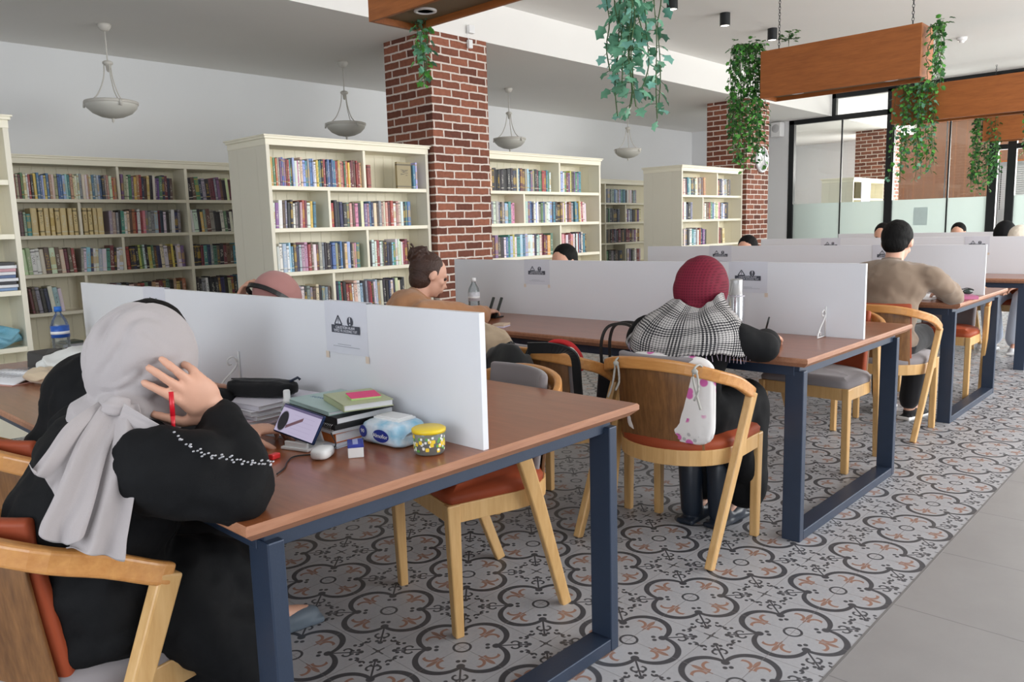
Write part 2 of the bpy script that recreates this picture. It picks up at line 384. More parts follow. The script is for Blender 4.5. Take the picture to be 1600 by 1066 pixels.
# glazed partition
def glazing():
    root = bpy.data.objects.new('window_1', None); COL.objects.link(root); root['kind'] = 'structure'
    x0, x1 = XG-.05, XG+.05
    def fr(a, b, n='frame'):
        MB().b2((x0, a[0], a[1]), (x1, b[0], b[1])).build(n, black_frame, root, bevel=.004)
    fr((5.14, 0), (5.24, 3.1)); fr((3.37, 0), (3.50, 3.45)); fr((4.38, 3.1), (4.46, 3.49))
    fr((1.80, 0), (1.93, 3.45)); fr((1.55, 0), (1.67, 3.45)); fr((.1, 0), (.22, 3.45)); fr((-1.5, 0), (-1.38, 3.45)); fr((-3.2, 0), (-3.1, 3.45))
    fr((-4.8, 3.02), (5.24, 3.11)); fr((-4.8, 3.40), (4.46, 3.49)); fr((-4.8, 0), (5.24, .06))
    fr((1.67, 2.28), (1.80, 2.36)); fr((.22, 2.28), (1.55, 2.36))
    for y in (4.26, 2.50): MB().b2((XG-.012, y, .06), (XG+.012, y+.025, 3.02)).build('mullion', black_frame, root)
    for a, b in ((3.5, 5.14), (1.93, 3.37), (.22, 1.55), (-1.38, .1), (-3.1, -1.5)):
        MB().b2((XG-.006, a, .06), (XG+.006, b, 3.02)).build('pane', clear_glass, root)
        MB().b2((XG-.011, a, .06), (XG-.0065, b, 1.56)).build('frosted_film', frost, root)
    for a, b in ((3.5, 4.38), (1.93, 3.37), (.22, 1.55)):
        MB().b2((XG-.006, a, 3.11), (XG+.006, b, 3.40)).build('upper_pane', clear_glass, root)
    MB().b2((XG-.0125, 2.80, 1.12), (XG-.0115, 3.02, 1.42)).build('notice', mat('pale_notice', (196, 214, 212), .7), root)
glazing()
# ------------------------------------------------------------------ tables and partitions
TW, TL, TH = 1.24, 2.60, .75
TABLES = [(0.0, 0.0), (2.217, -.09), (4.551, -.031), (6.73, -.02), (8.93, 0.0)]
TNAME = ['first', 'second', 'third', 'fourth', 'fifth']
def make_table(x, y, lab):
    t = thing('study_table', lab, 'table', (x, y, 0), 0, 'long study tables')
    th = .036
    m = MB(); b = .012                                    # top with an undercut edge
    def ring(o, z): return [(o, o, z), (TW-o, o, z), (TW-o, TL-o, z), (o, TL-o, z)]
    R_ = [ring(.004, TH), ring(0, TH-.005), ring(0, TH-.018), ring(.02, TH-th)]
    vs_ = [p for r in R_ for p in r]; fs = [(0, 1, 2, 3)]; mi = [0]
    m.add(vs_, [(0, 1, 2, 3)], 0)
    m.add(vs_, [(i*4+k, (i+1)*4+k, (i+1)*4+(k+1) % 4, i*4+(k+1) % 4) for i in range(3) for k in range(4)], 1)
    m.add(vs_, [(15, 14, 13, 12)], 0)
    m.build('tabletop', [top_wood, edge_wood], t)
    fz = TH-th-.004
    f = MB(); a, c = .06, .055
    for yy in (.075, TL-.075): f.box((TW/2, yy, fz-.02), (TW-.13, .036, .04))
    for xx in (.075, TW-.075): f.box((xx, TL/2, fz-.02), (.036, TL-.15, .04))
    for xx in (.08, TW-.08):
        for yy in (.075, TL-.075): f.box((xx, yy, fz+.002), (.05, .05, .006))
    f.build('under_frame', steel, t, bevel=.002)
    for yy in (.075, TL-.075):
        for xx in (.078, TW-.078):
            MB().box((xx, yy, (fz-.02)/2), (.036, .075, fz-.02)).build('leg', steel, t, bevel=.003)
        MB().box((TW/2, yy, .02), (TW-.194, .074, .040)).build('floor_runner', steel, t, bevel=.003)
    return t
def make_partition(x, y, lab):
    t = tag(MB().box((0, 0, .163), (.018, TL-.02, .326)).build('desk_partition', white_lam, bevel=.0008), lab, 'partition', 'white desk partitions')
    t.location = (x+TW/2, y+TL/2+.002, TH); return t
sign_dark = mat('sign_ink_grey', (72, 74, 84), .8); sign_lt = mat('sign_paper', (214, 215, 224), .5, var=.03, nscale=20, bmp=.1, bscale=15)
tape_m = mat('yellowed_tape', (222, 205, 188), .5)
def make_sign(x, y, lab):
    W_, H_ = .196, .146; xf = -.0095
    t = thing('notice_sheet', lab, 'notice', (x+TW/2, y, TH), 0, 'printed notices taped to partitions')
    m = MB(); rows = []
    for z in (H_*1.0, H_*.66, H_*.33, 0):
        rows.append([(xf-.0012-.0015*math.sin(k*.9), W_/2-W_*k/6, .329-H_+z) for k in range(7)])
    rows = [[(0.0095+.0012, p[1], .25) for p in rows[0]], [(0.0095+.0012, p[1], .3290) for p in rows[0]]] + [[(p[0], p[1], .3290) for p in rows[0]]] + rows[1:]
    m.grid([list(map(V, r)) for r in rows], smooth=False); m.build('sheet', sign_lt, t, solid=.0004, offset=0)
    px = xf-.0032; P = lambda u, v: (px, W_/2-u*W_, .329-v*H_)
    b = MB().b2(P(.17, .45), (px-.0004, W_/2-.84*W_, .329-.60*H_)); b.build('title_bar', sign_dark, t)
    c = P(.34, .37); tr = MB()
    for a_, q in (((.25, .44), (.34, .27)), ((.34, .27), (.43, .44)), ((.43, .44), (.25, .44))):
        tr.bar([P(*a_), P(*q)], .0006, .0042, up=lambda i, a_=a_, q=q: (V(P(*q))-V(P(*a_))).cross(V((1, 0, 0))).normalized())
    tr.bar([P(.34, .32), P(.34, .39)], .0006, .003, up=(0, 1, 0)); tr.bar([P(.34, .405), P(.34, .42)], .0006, .003, up=(0, 1, 0)); tr.build('warning_triangle', sign_dark, t)
    ci = MB(); cc = V(P(.62, .37)); n = 20; rr = .0135
    ci.add([cc]+[cc+V((0, rr*math.cos(2*PI*k/n), rr*math.sin(2*PI*k/n))) for k in range(n)], [(0, 1+(k+1) % n, 1+k) for k in range(n)]); dk = ci.build('warning_disc', sign_dark, t)
    ex = MB().bar([P(.62, .29), P(.62, .385)], .0008, .0042, up=(0, 1, 0)).bar([P(.62, .41), P(.62, .44)], .0008, .0042, up=(0, 1, 0)); ex.build('exclamation_mark', sign_lt, dk)
    text('ÇALIŞTIĞIN ALANI', .0105, V(P(.505, .495))+V((t.location.x-.0007, y, TH)), (0, -1, 0), (0, 0, 1), sign_lt, t)
    text('TEMİZ VE DÜZENLİ TUT', .0100, V(P(.505, .56))+V((t.location.x-.0007, y, TH)), (0, -1, 0), (0, 0, 1), sign_lt, t)
    ln = MB()
    for u0, u1, v in ((.3, .62, .82), (.19, .82, .86)): ln.bar([P(u0, v), P(u1, v)], .0005, .0012)
    ln.build('small_print', mat('pale_ink', (150, 152, 162), .8), t)
    for u in (.02, .98):
        MB().b2((xf-.0022, W_/2-u*W_-.008, .329-H_*.99), (xf-.0019, W_/2-u*W_+.008, .329-H_*1.12)).build('tape', tape_m, t)
    return t
def brace(x, y, lab, s=1):
    m = MB(); r = .0032
    sp = [(-.006-.075*0, 0, 0)]
    m.tube([(-.013, 0, .004), (-.013, 0, .135)], r, 6)
    m.tube([(-.013, 0, .004), (-.10, 0, .004)], r, 6)
    c = catmull([(-.092, 0, .004), (-.09, 0, .022), (-.072, 0, .026), (-.066, 0, .012)], 4); m.tube(c, r*.9, 6)
    c = catmull([(-.10, 0, .008), (-.07, 0, .045), (-.03, 0, .080), (-.020, 0, .105), (-.034, 0, .120), (-.052, 0, .112), (-.050, 0, .096), (-.040, 0, .096)], 5); m.tube(c, r, 6)
    o = tag(m.build('scroll_bracket', white_met), lab, 'bracket', 'white scroll brackets'); o.location = (x+TW/2, y, TH+.001); o.scale = (1, 1, 1)
    return o
TL_LAB = ['long brown study table nearest the camera, carrying wipes and a yellow-lidded jar', 'brown study table where the person in a checked shawl sits',
          'brown study table with sunglasses lying on a pink book', 'brown study table above the knees in pale trousers', 'study table by the glazed partition, farthest row']
PL_LAB = ['white desk partition behind the grey headscarf, nearest the camera', 'white desk partition facing the maroon headscarf', 'white desk partition facing the man in the brown sweater',
          'white desk partition on the fourth table, above pale trousers', 'white desk partition on the farthest table, by the frosted glass']
for i, (x, y) in enumerate(TABLES):
    make_table(x, y, TL_LAB[i]); make_partition(x, y, PL_LAB[i])
SG = [[(.54, 'wrinkled notice with warning signs above the pink sticky notes'), (1.80, 'notice taped on the nearest partition behind the grey headscarf')],
      [(.55, 'notice taped behind the steel thermos on the second partition'), (1.88, 'notice beside the clear water bottle on the second partition')],
      [(.62, 'notice behind the head of the man in brown sweater'), (1.90, 'notice on the third partition above the maroon headscarf')],
      [(.55, 'notice on the fourth partition above the sunglasses'), (1.85, 'notice on the fourth partition below the second glass pane')],
      [(.75, 'notice on the farthest partition under the frosted glass')]]
for (x, y), L in zip(TABLES, SG):
    for dy, lb in L: make_sign(x, y+dy, lb)
brace(0, 1.16, 'white scroll bracket beside the raised hand'); brace(TABLES[1][0], .085, 'white scroll bracket at the aisle end of the second table')

# ------------------------------------------------------------------ chairs (seat faces +x, back centre at x = 0)
def make_chair(name, lab, seat_m, back_m):
    t = thing(name, lab, 'chair', (0, 0, 0), 0, 'bentwood armchairs at the study tables')
    half = [(.275, -.283, .632), (.235, -.284, .652), (.16, -.272, .693), (.085, -.235, .722), (.03, -.165, .746), (.006, -.085, .757), (0, 0, .760)]
    path = catmull(half + [(p[0], -p[1], p[2]) for p in reversed(half[:-1])], 3)
    MB().bar(path, .026, .046).build('arm_rail', rail_wood, t, bevel=.008, seg=3)
    for s in (-1, 1):
        MB().bar([(.270, s*.283, .640), (.185, s*.262, .40), (.055, s*.222, 0)], .030, [.050, .046, .036], up=(1, 0, 0)).build('leg', chair_wood, t, bevel=.005)
        MB().bar([(.468, s*.222, .435), (.462, s*.220, 0)], .034, [.046, .030], up=(1, 0, 0)).build('leg', chair_wood, t, bevel=.005)
    def outline(off, n=9):
        pts = [(.475-off, -.235+off), (.485-off, -.19), (.485-off, .19), (.475-off, .235-off)]
        arc = [(.24 - (.21-off)*math.sin(a), (.238-off)*math.cos(a)) for a in [PI*k/16 for k in range(17)]]
        return pts + arc
    o1, o2 = outline(0), outline(.022); n = len(o1)
    m = MB(); vs_ = [(p[0], p[1], z) for z in (.375, .435) for p in o1] + [(p[0], p[1], z) for z in (.375, .435) for p in o2]
    fs = []
    for k in range(n):
        j = (k+1) % n
        fs += [(k, j, n+j, n+k), (2*n+j, 2*n+k, 3*n+k, 3*n+j), (n+k, n+j, 3*n+j, 3*n+k), (j, k, 2*n+k, 2*n+j)]
    m.add(vs_, fs, 0, False).build('seat_frame', chair_wood, t, bevel=.003)
    m = MB(); P = []
    for off, z in ((.02, .40), (.004, .437), (.002, .455), (.012, .470), (.05, .482), (.11, .487)): P.append([V((x*1.0, y, z)) for x, y in outline(off)])
    m.grid(P + [[V((.25, 0, .488))]*n], closed=True); m.build('seat', seat_m, t)
    def shell(r0, z0, z1, ins, nseg=12, nz=5):
        P = []
        for i in range(nz+1):
            z = lerp(z0, z1, i/nz); bk = .045*(1-i/nz)**1.2; row = []
            for k in range(nseg+1):
                a = -1+2*k/nseg; yy = a*.175; row.append(V((bk+.014+ins+.055*abs(a)**2.1, yy, z)))
            P.append(row)
        return P
    MB().grid(shell(0, .395, .742, 0)).build('backrest', veneer, t, solid=.010, offset=0, bevel=.002)
    MB().grid(shell(0, .455, .785, .022)).build('back_cushion', back_m, t, solid=.028, offset=0, bevel=.010, seg=3)
    return t
CH = {}
CH['t'] = make_chair('armchair', 'bentwood armchair tucked under the nearest table, terracotta seat and grey back', terra, grey_up)
CH['g'] = make_chair('armchair', 'bentwood armchair under the black abaya, closest to the camera', grey_up, terra)
used = {}
def chair(kind, x, y, yaw, lab):
    o = CH[kind] if kind not in used else copy_tree(CH[kind]); used[kind] = 1
    o.location = (x, y, 0); o.rotation_euler = (0, 0, math.radians(yaw)); o['label'] = lab; return o
chair('t', 1.41, .54, 164, 'bentwood armchair tucked under the nearest table, terracotta seat and grey back')
chair('g', -.388, .410, 11, 'bentwood armchair under the black abaya, closest to the camera')
chair('t', 1.765, .315, 3, 'bentwood armchair with a flowered cushion tied to its back')
chair('t', 1.70, .88, 4, 'bentwood armchair carrying the black backpack')
chair('g', 1.72, 1.45, 0, 'bentwood armchair with a beige jacket over its back')
chair('g', 3.72, .34, 178, 'bentwood armchair with grey seat, tucked under the second table opposite the shawl')
chair('g', 3.98, .27, 2, 'bentwood armchair under the man in the brown sweater')
chair('t', 5.86, .33, 180, 'bentwood armchair with terracotta seat under the sunglasses table')
chair('t', 8.22, .42, 183, 'bentwood armchair under the person in pale trousers')
chair('g', -.20, 1.02, 6, 'bentwood armchair beneath the black-clad person behind the grey headscarf')
chair('g', 1.80, 2.34, 182, 'bentwood armchair under the person in the dusty pink headscarf')
chair('t', 1.68, 2.02, 0, 'bentwood armchair under the person with the hair bun')

# ------------------------------------------------------------------ bookcases
SZ = [1.655, 1.315, .955, .59, .215]          # shelf tops
BC = {}
def bookcase(key, x0, x1, yf, depth, div, lab, panels=(), kick=True, top=2.055):
    t = thing('bookcase', lab, 'bookcase', ((x0+x1)/2, yf+depth/2, 0), 0, 'cream bookcases')
    cx, cy = (x0+x1)/2, yf+depth/2; w = x1-x0; th = .032
    for sx in (x0+th/2, x1-th/2): MB().box((sx-cx, 0, 1.0), (th, depth, 2.0)).build('side_panel', side_m, t, bevel=.002)
    for px in panels: MB().box((px-cx, -depth/2+.16, 1.0), (th, .32, 2.0)).build('side_panel', cream, t, bevel=.002)
    bd = min(.30, depth-.02)
    MB().box((0, -depth/2+bd, 1.0), (w-2*th, .012, 2.0)).build('back_panel', bead_m, t)
    if depth > .5: MB().box((0, depth/2-.006, 1.0), (w-2*th, .012, 2.0)).build('back_panel', bead_m, t)
    MB().box((0, 0, 2.0), (w+.006, depth+.006, .05)).box((0, 0, 2.036), (w+.03, depth+.03, .022)).box((0, 0, 2.05), (w+.05, depth+.05, .012)).build('cornice', cream, t, bevel=.003)
    bays = [x0+th] + [q for p in sorted(panels) for q in (p-th/2, p+th/2)] + [x1-th]
    for z in SZ:
        for a, b in zip(bays[::2], bays[1::2]): MB().box(((a+b)/2-cx, -depth/2+bd/2, z-.016), (b-a, bd-.008, .032)).build('shelf', cream, t, bevel=.0015)
    if kick: MB().box((0, -depth/2+.02, .09), (w-2*th, .02, .18)).build('plinth', cream, t)
    for i, L in enumerate(div):
        hi = 1.976 if i == 0 else SZ[i-1]-.032
        for px in L: MB().box((px-cx-.012, -depth/2+bd/2+.004, (SZ[i]+hi)/2), (.024, bd-.016, hi-SZ[i])).build('divider', cream, t)
    return t
def side_mat():
    m, nt, b = newmat('cream_side_boards', .5); x, y, z = sep(nt, coord(nt)); g = ((y + .155) / .31).fract() - .5
    gr = (.5-g.abs()).soft(.008, .006)
    link(nt, mixc(nt, X(nt, noise(nt, 2)), lin((234, 229, 212)), lin((228, 222, 204))), b.inputs['Base Color']); bump(nt, gr*-1.0, .7, .005); return m
side_m = side_mat()
bookcase('bc0', -.80, .905, 4.5, .62, [[.1], [.3], [.1], [.3], []], 'cream bookcase with a blue plastic bag on a low shelf')
bookcase('bc1', 2.685, 4.375, 4.5, .62, [[3.655], [3.27], [3.65], [3.27], [3.65]], 'cream bookcase beside the nearest brick pillar, fullest of books')
bookcase('bc2', 5.16, 7.09, 4.5, .62, [[6.35], [5.745], [6.35], [5.745], [6.35]], 'cream bookcase between the two brick pillars, nearer pillar at its side')
bookcase('bc3', 8.93, 10.69, 4.5, .62, [[9.95], [9.54], [9.99], [9.54], []], 'cream bookcase beside the pillar that carries the clock')
bookcase('bc4', 15.25, 16.98, 4.5, .62, [[16.2], [15.8], [16.2], [], []], 'cream bookcase seen through the glazed partition')
bookcase('wu1', 1.50, 4.86, 7.0, .29, [[2.50], [2.115], [2.49], [2.11], []], 'cream wall shelving holding the gilt volumes', panels=(3.17,))
bookcase('wu2', 8.85, 12.25, 7.0, .29, [[], [11.20], [], [11.20], []], 'dim cream wall shelving seen past the second bookcase', panels=(10.57,))

# ------------------------------------------------------------------ books
PAL = dict(r=((176, 44, 44), 'red'), m=((110, 34, 48), 'maroon'), o=((206, 104, 52), 'orange'), y=((216, 178, 64), 'yellow'), g=((70, 128, 84), 'green'), t=((44, 132, 138), 'teal'),
           b=((62, 104, 168), 'blue'), l=((140, 178, 208), 'pale blue'), n=((38, 46, 84), 'navy'), k=((38, 36, 40), 'black'), w=((222, 222, 222), 'white'), c=((214, 200, 168), 'cream'),
           a=((184, 142, 102), 'tan'), p=((206, 120, 140), 'pink'), v=((112, 76, 138), 'purple'), e=((128, 130, 134), 'grey'), d=((96, 66, 50), 'brown'), G=((232, 206, 140), 'gilt'), s=((150, 158, 140), 'sage'), u=((150, 134, 56), 'olive'))
def book_material(attr=False):
    m, nt, b = newmat('book_cover' + ('_mass' if attr else ''), .45)
    if attr:
        n = nt.nodes.new('ShaderNodeAttribute'); n.attribute_name = 'Col'; colr = n.outputs['Color']; R1 = X(nt, n.outputs['Alpha'])
    else:
        n = nt.nodes.new('ShaderNodeObjectInfo'); colr = n.outputs['Color']; R1 = X(nt, n.outputs['Random'])
    x, y, z = sep(nt, coord(nt, 'UV'))
    R2 = (R1 * 17.3).fract(); R3 = (R1 * 91.7).fract()
    cv = nt.nodes.new('ShaderNodeCombineXYZ'); link(nt, x*3 + R1*40, cv.inputs[0]); link(nt, y*26 + R2*10, cv.inputs[1])
    nz = nt.nodes.new('ShaderNodeTexNoise'); nz.inputs['Scale'].default_value = 1; nz.inputs['Detail'].default_value = 2; nt.links.new(cv.outputs[0], nz.inputs[0])
    txt = X(nt, nz.outputs['Fac']).gt(.52) * (x - .5).abs().lt(.26) * (y - R2*.15 - .5).abs().lt(.12 + R3*.18)
    band = (y - .08 - R3*.1).abs().lt(.022).max((y - .9).abs().lt(.03) * R2.gt(.5)).max((y - .5).abs().lt(.15) * R3.gt(.86) * (x-.5).abs().lt(.45))
    dec = mixc(nt, R2.gt(.45), lin((232, 228, 214)), lin((30, 28, 34)))
    dec = mixc(nt, R3.gt(.8), dec, lin((206, 170, 70)))
    c = mixc(nt, txt.max(band) * .6, colr, dec)
    link(nt, c, b.inputs['Base Color']); return m
book_m = book_material(); book_mass_m = book_material(True)
pages_m = mat('page_edges', (226, 218, 198), .85, var=.06, nscale=120, stretch=(30, 1, 1))
def book_geo(W_, D_, H_, lean=0, rnd_=.12):
    """cross-section with a rounded spine at y = 0, pages recessed at the top; returns verts, faces, mi, uvs"""
    pr = [(0, D_), (0, .06*D_*.3+.001), (W_*.22, 0), (W_*.78, 0), (W_, .06*D_*.3+.001), (W_, D_)]
    vs_ = [V((p[0], p[1], 0)) for p in pr] + [V((p[0], p[1], H_)) for p in pr]
    t = min(.0022, W_*.12); pz = H_-.004
    vs_ += [V((t, .004, pz)), V((W_-t, .004, pz)), V((W_-t, D_-.003, pz)), V((t, D_-.003, pz))]
    vs_ += [V((t, .004, H_)), V((W_-t, .004, H_)), V((W_-t, D_, H_)), V((t, D_, H_))]
    fs = [(0, 1, 7, 6), (1, 2, 8, 7), (2, 3, 9, 8), (3, 4, 10, 9), (4, 5, 11, 10), (5, 4, 3, 2, 1, 0), (5, 0, 6, 11)]
    mi = [0]*6 + [1]
    uvx = [0, 0, .22, .78, 1, 1]
    uv = [[(0.01, 0), (0.01, 0), (0.01, 1), (0.01, 1)], [(0, 0), (.22, 0), (.22, 1), (0, 1)], [(.22, 0), (.78, 0), (.78, 1), (.22, 1)], [(.78, 0), (1, 0), (1, 1), (.78, 1)], [(.01, 0)]*4, [(.01, 0)]*6, [(0, 0)]*4]
    fs += [(6, 7, 16, 19), (7, 8, 9, 10, 17, 16), (10, 11, 18, 17), (12, 13, 14, 15), (16, 17, 13, 12), (19, 16, 12, 15), (17, 18, 14, 13)]
    mi += [0, 0, 0, 1, 0, 0, 0]; uv += [[(.01, 0)]*4, [(.01, 0)]*6, [(.01, 0)]*4, [(0, 0)]*4, [(.01, 0)]*4, [(.01, 0)]*4, [(.01, 0)]*4]
    if lean: R_ = Matrix.Rotation(lean, 3, 'Y'); vs_ = [R_ @ p for p in vs_]; mz = min(p.z for p in vs_); vs_ = [p - V((0, 0, mz)) for p in vs_]
    return vs_, fs, mi, uv
ORD = 'first second third fourth fifth sixth seventh eighth ninth tenth eleventh twelfth thirteenth fourteenth fifteenth sixteenth seventeenth eighteenth nineteenth twentieth'.split()
def ordi(n):
    if n < 20: return ORD[n]
    tens = ['twenty', 'thirty', 'forty', 'fifty', 'sixty', 'seventy'][(n+1)//10-2]; k = (n+1) % 10
    return (tens[:-1]+'ieth') if k == 0 else tens+'-'+ORD[k-1]
ROWN = ['top', 'second', 'third', 'fourth', 'lowest']
def g_(key): return {'bc1': 'of the nearest plank-sided bookcase', 'bc2': 'of the bookcase between pillars', 'bc3': 'of the bookcase beside the clock', 'wu1': 'of the gilt-volume wall shelving', 'wu2': 'of the dim wall shelving', 'wu1b': 'of the narrow wall shelving'}[key]
ROWS = [  # key, row, front y, [(x0, x1, string, height, lean)]
 ('bc1', 0, 4.5, [(2.72, 3.62, 'yygoevbvmrtklwpwcltsblwygtkrnbnbtroyargoymmdrry', .228, 0), (3.68, 3.72, 'r', .22, 0), (4.02, 4.20, 'u', .235, 0), (4.21, 4.26, 'tl', .24, 0)]),
 ('bc1', 1, 4.5, [(2.72, 3.13, 'wvwdekkwekprmwyt', .222, .03), (3.285, 4.16, 'rkknkgpdpkcvpbncdepcpmrwacwktb', .222, 0)]),
 ('bc1', 2, 4.5, [(2.74, 3.56, 'cwlwlbdnlpprdwmsekknbekbkclkapt', .232, 0), (3.67, 4.12, 'kwwrwedknkltwccwrmd', .23, 0)]),
 ('bc1', 3, 4.5, [(2.90, 3.22, 'lwkeedckeed', .24, 0), (3.285, 4.05, 'ntrkrrwcwlkemrkwlackknwncckk', .245, -.03)]),
 ('wu1', 0, 7.0, [(1.54, 2.47, 'mramgcwrkybblybacabblltacwwecwacbllbneacoa', .235, 0), (2.515, 3.03, 'vswgvyorndGkwvvgnmnd', .24, .03)]),
 ('wu1', 1, 7.0, [(1.56, 1.68, 'edst', .22, 0), (1.685, 2.09, 'GGGGGGGG', .255, 0), (2.135, 2.33, 'GGGG', .255, 0), (2.37, 3.09, 'ssektwcdorwrpeeelmnwkewne', .235, .02)]),
 ('wu1', 2, 7.0, [(1.57, 2.03, 'cswwcdcdcmdr', .24, -.05), (2.07, 2.47, 'swlnwwlwtmkww', .24, .05), (2.50, 3.10, 'rknkygwkygdncwdykcwv', .24, -.04)]),
 ('wu1', 3, 7.0, [(1.59, 1.88, 'mdeknwlw', .24, -.1), (2.20, 3.09, 'crndmeakcdorgkacmdgkaydo', .235, 0)]),
 ('wu1b', 0, 7.0, [(3.19, 3.72, 'kdgnekmmevdkcmk', .235, -.07)]), ('wu1b', 1, 7.0, [(3.19, 3.75, 'wckyedekkcgkwkd', .235, -.06)]),
 ('wu1b', 2, 7.0, [(3.20, 3.75, 'kkmtnegdkmddttt', .225, 0)]), ('wu1b', 3, 7.0, [(3.20, 3.75, 'kkewkkkdnkamktd', .235, -.04)]),
 ('bc2', 0, 4.5, [(5.20, 5.62, 'ockkkkkkkkkkkn', .235, 0), (5.62, 6.20, 'ncbmdeltvekmtgrrtgw', .235, 0), (6.385, 6.75, 'lwgmvydvgvt', .235, 0)]),
 ('bc2', 1, 4.5, [(5.20, 5.60, 'mecsekelltpp', .225, 0), (5.765, 6.60, 'lvbnwlwegbcwwlntkkkdcywmoe', .225, 0), (6.62, 6.84, 'tbywrcw', .23, -.04)]),
 ('bc2', 2, 4.5, [(5.20, 6.22, 'nmvdkwbtlywtlblwwwnwlcmmmyg', .235, 0), (6.385, 6.84, 'prwmrpwkwrbnwtk', .235, 0)]),
 ('bc3', 0, 4.5, [(8.97, 9.63, 'ocmtlnkwcdedo', .24, -.04), (9.97, 10.38, 'rkncweedk', .24, -.03)]),
 ('bc3', 1, 4.5, [(8.97, 9.27, 'rwnke', .235, 0), (9.56, 10.30, 'awdrgbwcpdlwnk', .235, 0)]),
 ('bc3', 2, 4.5, [(8.98, 9.66, 'kcekwtlewrnvk', .235, 0), (10.00, 10.20, 'rdc', .235, -.08)]),
 ('wu2', 0, 7.0, [(10.62, 11.55, 'neseblslttkwcwdee', .235, 0)]), ('wu2', 1, 7.0, [(10.62, 11.03, 'kgnkkkn', .235, 0), (11.22, 11.70, 'wvwekdavc', .235, 0)]),
 ('wu2', 2, 7.0, [(10.62, 11.65, 'kdkmnvkmkdkmmkdevcd', .235, 0)]), ('wu2', 3, 7.0, [(10.62, 11.10, 'gkekdkn', .235, 0), (11.22, 11.68, 'kwvkewmrp', .235, 0)]),
]
mass = MB(); mass_c = []; NB = 0
for key, row, yf, segs in ROWS:
    idx = 0; z0 = SZ[row] + .0005
    for x0, x1, st, H0, lean in segs:
        r_ = [rnd.uniform(.7, 1.35) for _ in st]; sc = (x1-x0-abs(lean)*H0*.5)/sum(r_); x = x0 + (0 if lean >= 0 else abs(lean)*H0)
        for ch, q in zip(st, r_):
            W_ = q*sc; H_ = H0*rnd.uniform(.9, 1.04) if ch != 'G' else H0; D_ = rnd.uniform(.14, .18)
            col, cn = PAL[ch]; gm_ = sum(col)/3; col = [max(8, min(245, ((c-gm_)*.68+gm_)*rnd.uniform(.92, 1.15)+20)) for c in col]
            if ch == 'G': col = (236, 214, 156) if idx % 2 else (226, 204, 150)
            if st == 'u': W_ = .17; D_ = .03
            yb = yf + .022 + rnd.uniform(0, .012); ln = lean*rnd.uniform(.85, 1.15) if lean else 0
            vs_, fs, mi, uv = book_geo(W_*(.80 if ch == 'G' else .965), D_, H_, ln)
            if NB < 300:
                adj = 'slim' if W_ < .021 else ('thick' if W_ > .03 else 'medium')
                if H_ > H0*1.0 and ch != 'G': adj = 'tall '+adj
                nm = 'volume' if ch == 'G' else 'book'
                o = MB().add(vs_, fs, 0, False, uv); o.mi = list(mi); o = o.build('book', [book_m, pages_m]); o.location = (x, yb, z0); o.color = lin(col)
                tag(o, f'{adj} {cn} {nm}, {ordi(idx)} along the {ROWN[row]} shelf {g_(key)}', 'book', f'books on the {ROWN[row]} shelf {g_(key)}')
                NB += 1
            else:
                o0 = len(mass.f); mass.add([v+V((x, yb, z0)) for v in vs_], fs, 0, False, uv); mass.mi[o0:] = list(mi); mass_c += [(lin(col), rnd.random())]*len(fs)
            x += W_; idx += 1
o = mass.build('distant_books', [book_mass_m, pages_m]); o['kind'] = 'stuff'; tag(o, 'rows of mixed books on the farther shelves past the second bookcase', 'books')
ca = o.data.color_attributes.new('Col', 'FLOAT_COLOR', 'CORNER')
for p, (c, a) in zip(o.data.polygons, mass_c):
    for li in p.loop_indices: ca.data[li].color = (c[0], c[1], c[2], a)
# flat stacks
def stack(name, base, items, cat, grp, labs, rz0=0, mats_=None):
    z = base[2]; out = []
    for i, (w_, d_, h_, colr, rz) in enumerate(items):
        m = MB(); m.box((0, 0, h_*.06), (w_, d_, h_*.12)).box((0, 0, h_*.94), (w_, d_, h_*.12)).box((-w_/2+.002, 0, h_/2), (.004, d_, h_)).box((.002, 0, h_/2), (w_-.012, d_-.01, h_*.8), mi=1)
        o = m.build(name, [mat('cover_%d_%d_%d' % colr, colr, .4), pages_m if sum(colr) < 690 else paper]); o.location = (base[0]+rnd.uniform(-.008, .008), base[1]+rnd.uniform(-.008, .008), z+.0002); o.rotation_euler = (0, 0, rz0+rz)
        tag(o, labs[i], cat, grp); z += h_+.0003; out.append(o)
    return out
stack('folder', (.76, 4.64, SZ[2]+.001), [(.26, .2, .02, c, rnd.uniform(-.1, .1)) for c in ((120, 150, 190), (226, 228, 232), (60, 60, 66), (226, 228, 232), (90, 110, 150), (226, 226, 230), (200, 150, 160), (226, 228, 232), (40, 40, 44))], 'folder', 'folders stacked above the blue bag',
      ['%s folder, %s from the bottom of the stack above the blue bag' % (c, ORD[i]) for i, c in enumerate('blue,white,dark grey,white,steel blue,white,pink,white,black'.split(','))], PI/2)
stack('book', (1.93, 7.12, SZ[4]+.001), [(.3, .2, .03, (130, 40, 50), .05), (.28, .2, .025, (200, 200, 206), -.04), (.2, .16, .02, (90, 100, 90), .1)], 'book', 'books lying behind the water bottle',
      ['maroon book lying at the bottom of the low wall shelf', 'pale grey book lying on the maroon one', 'dark green book topping the lying pile'], PI/2)
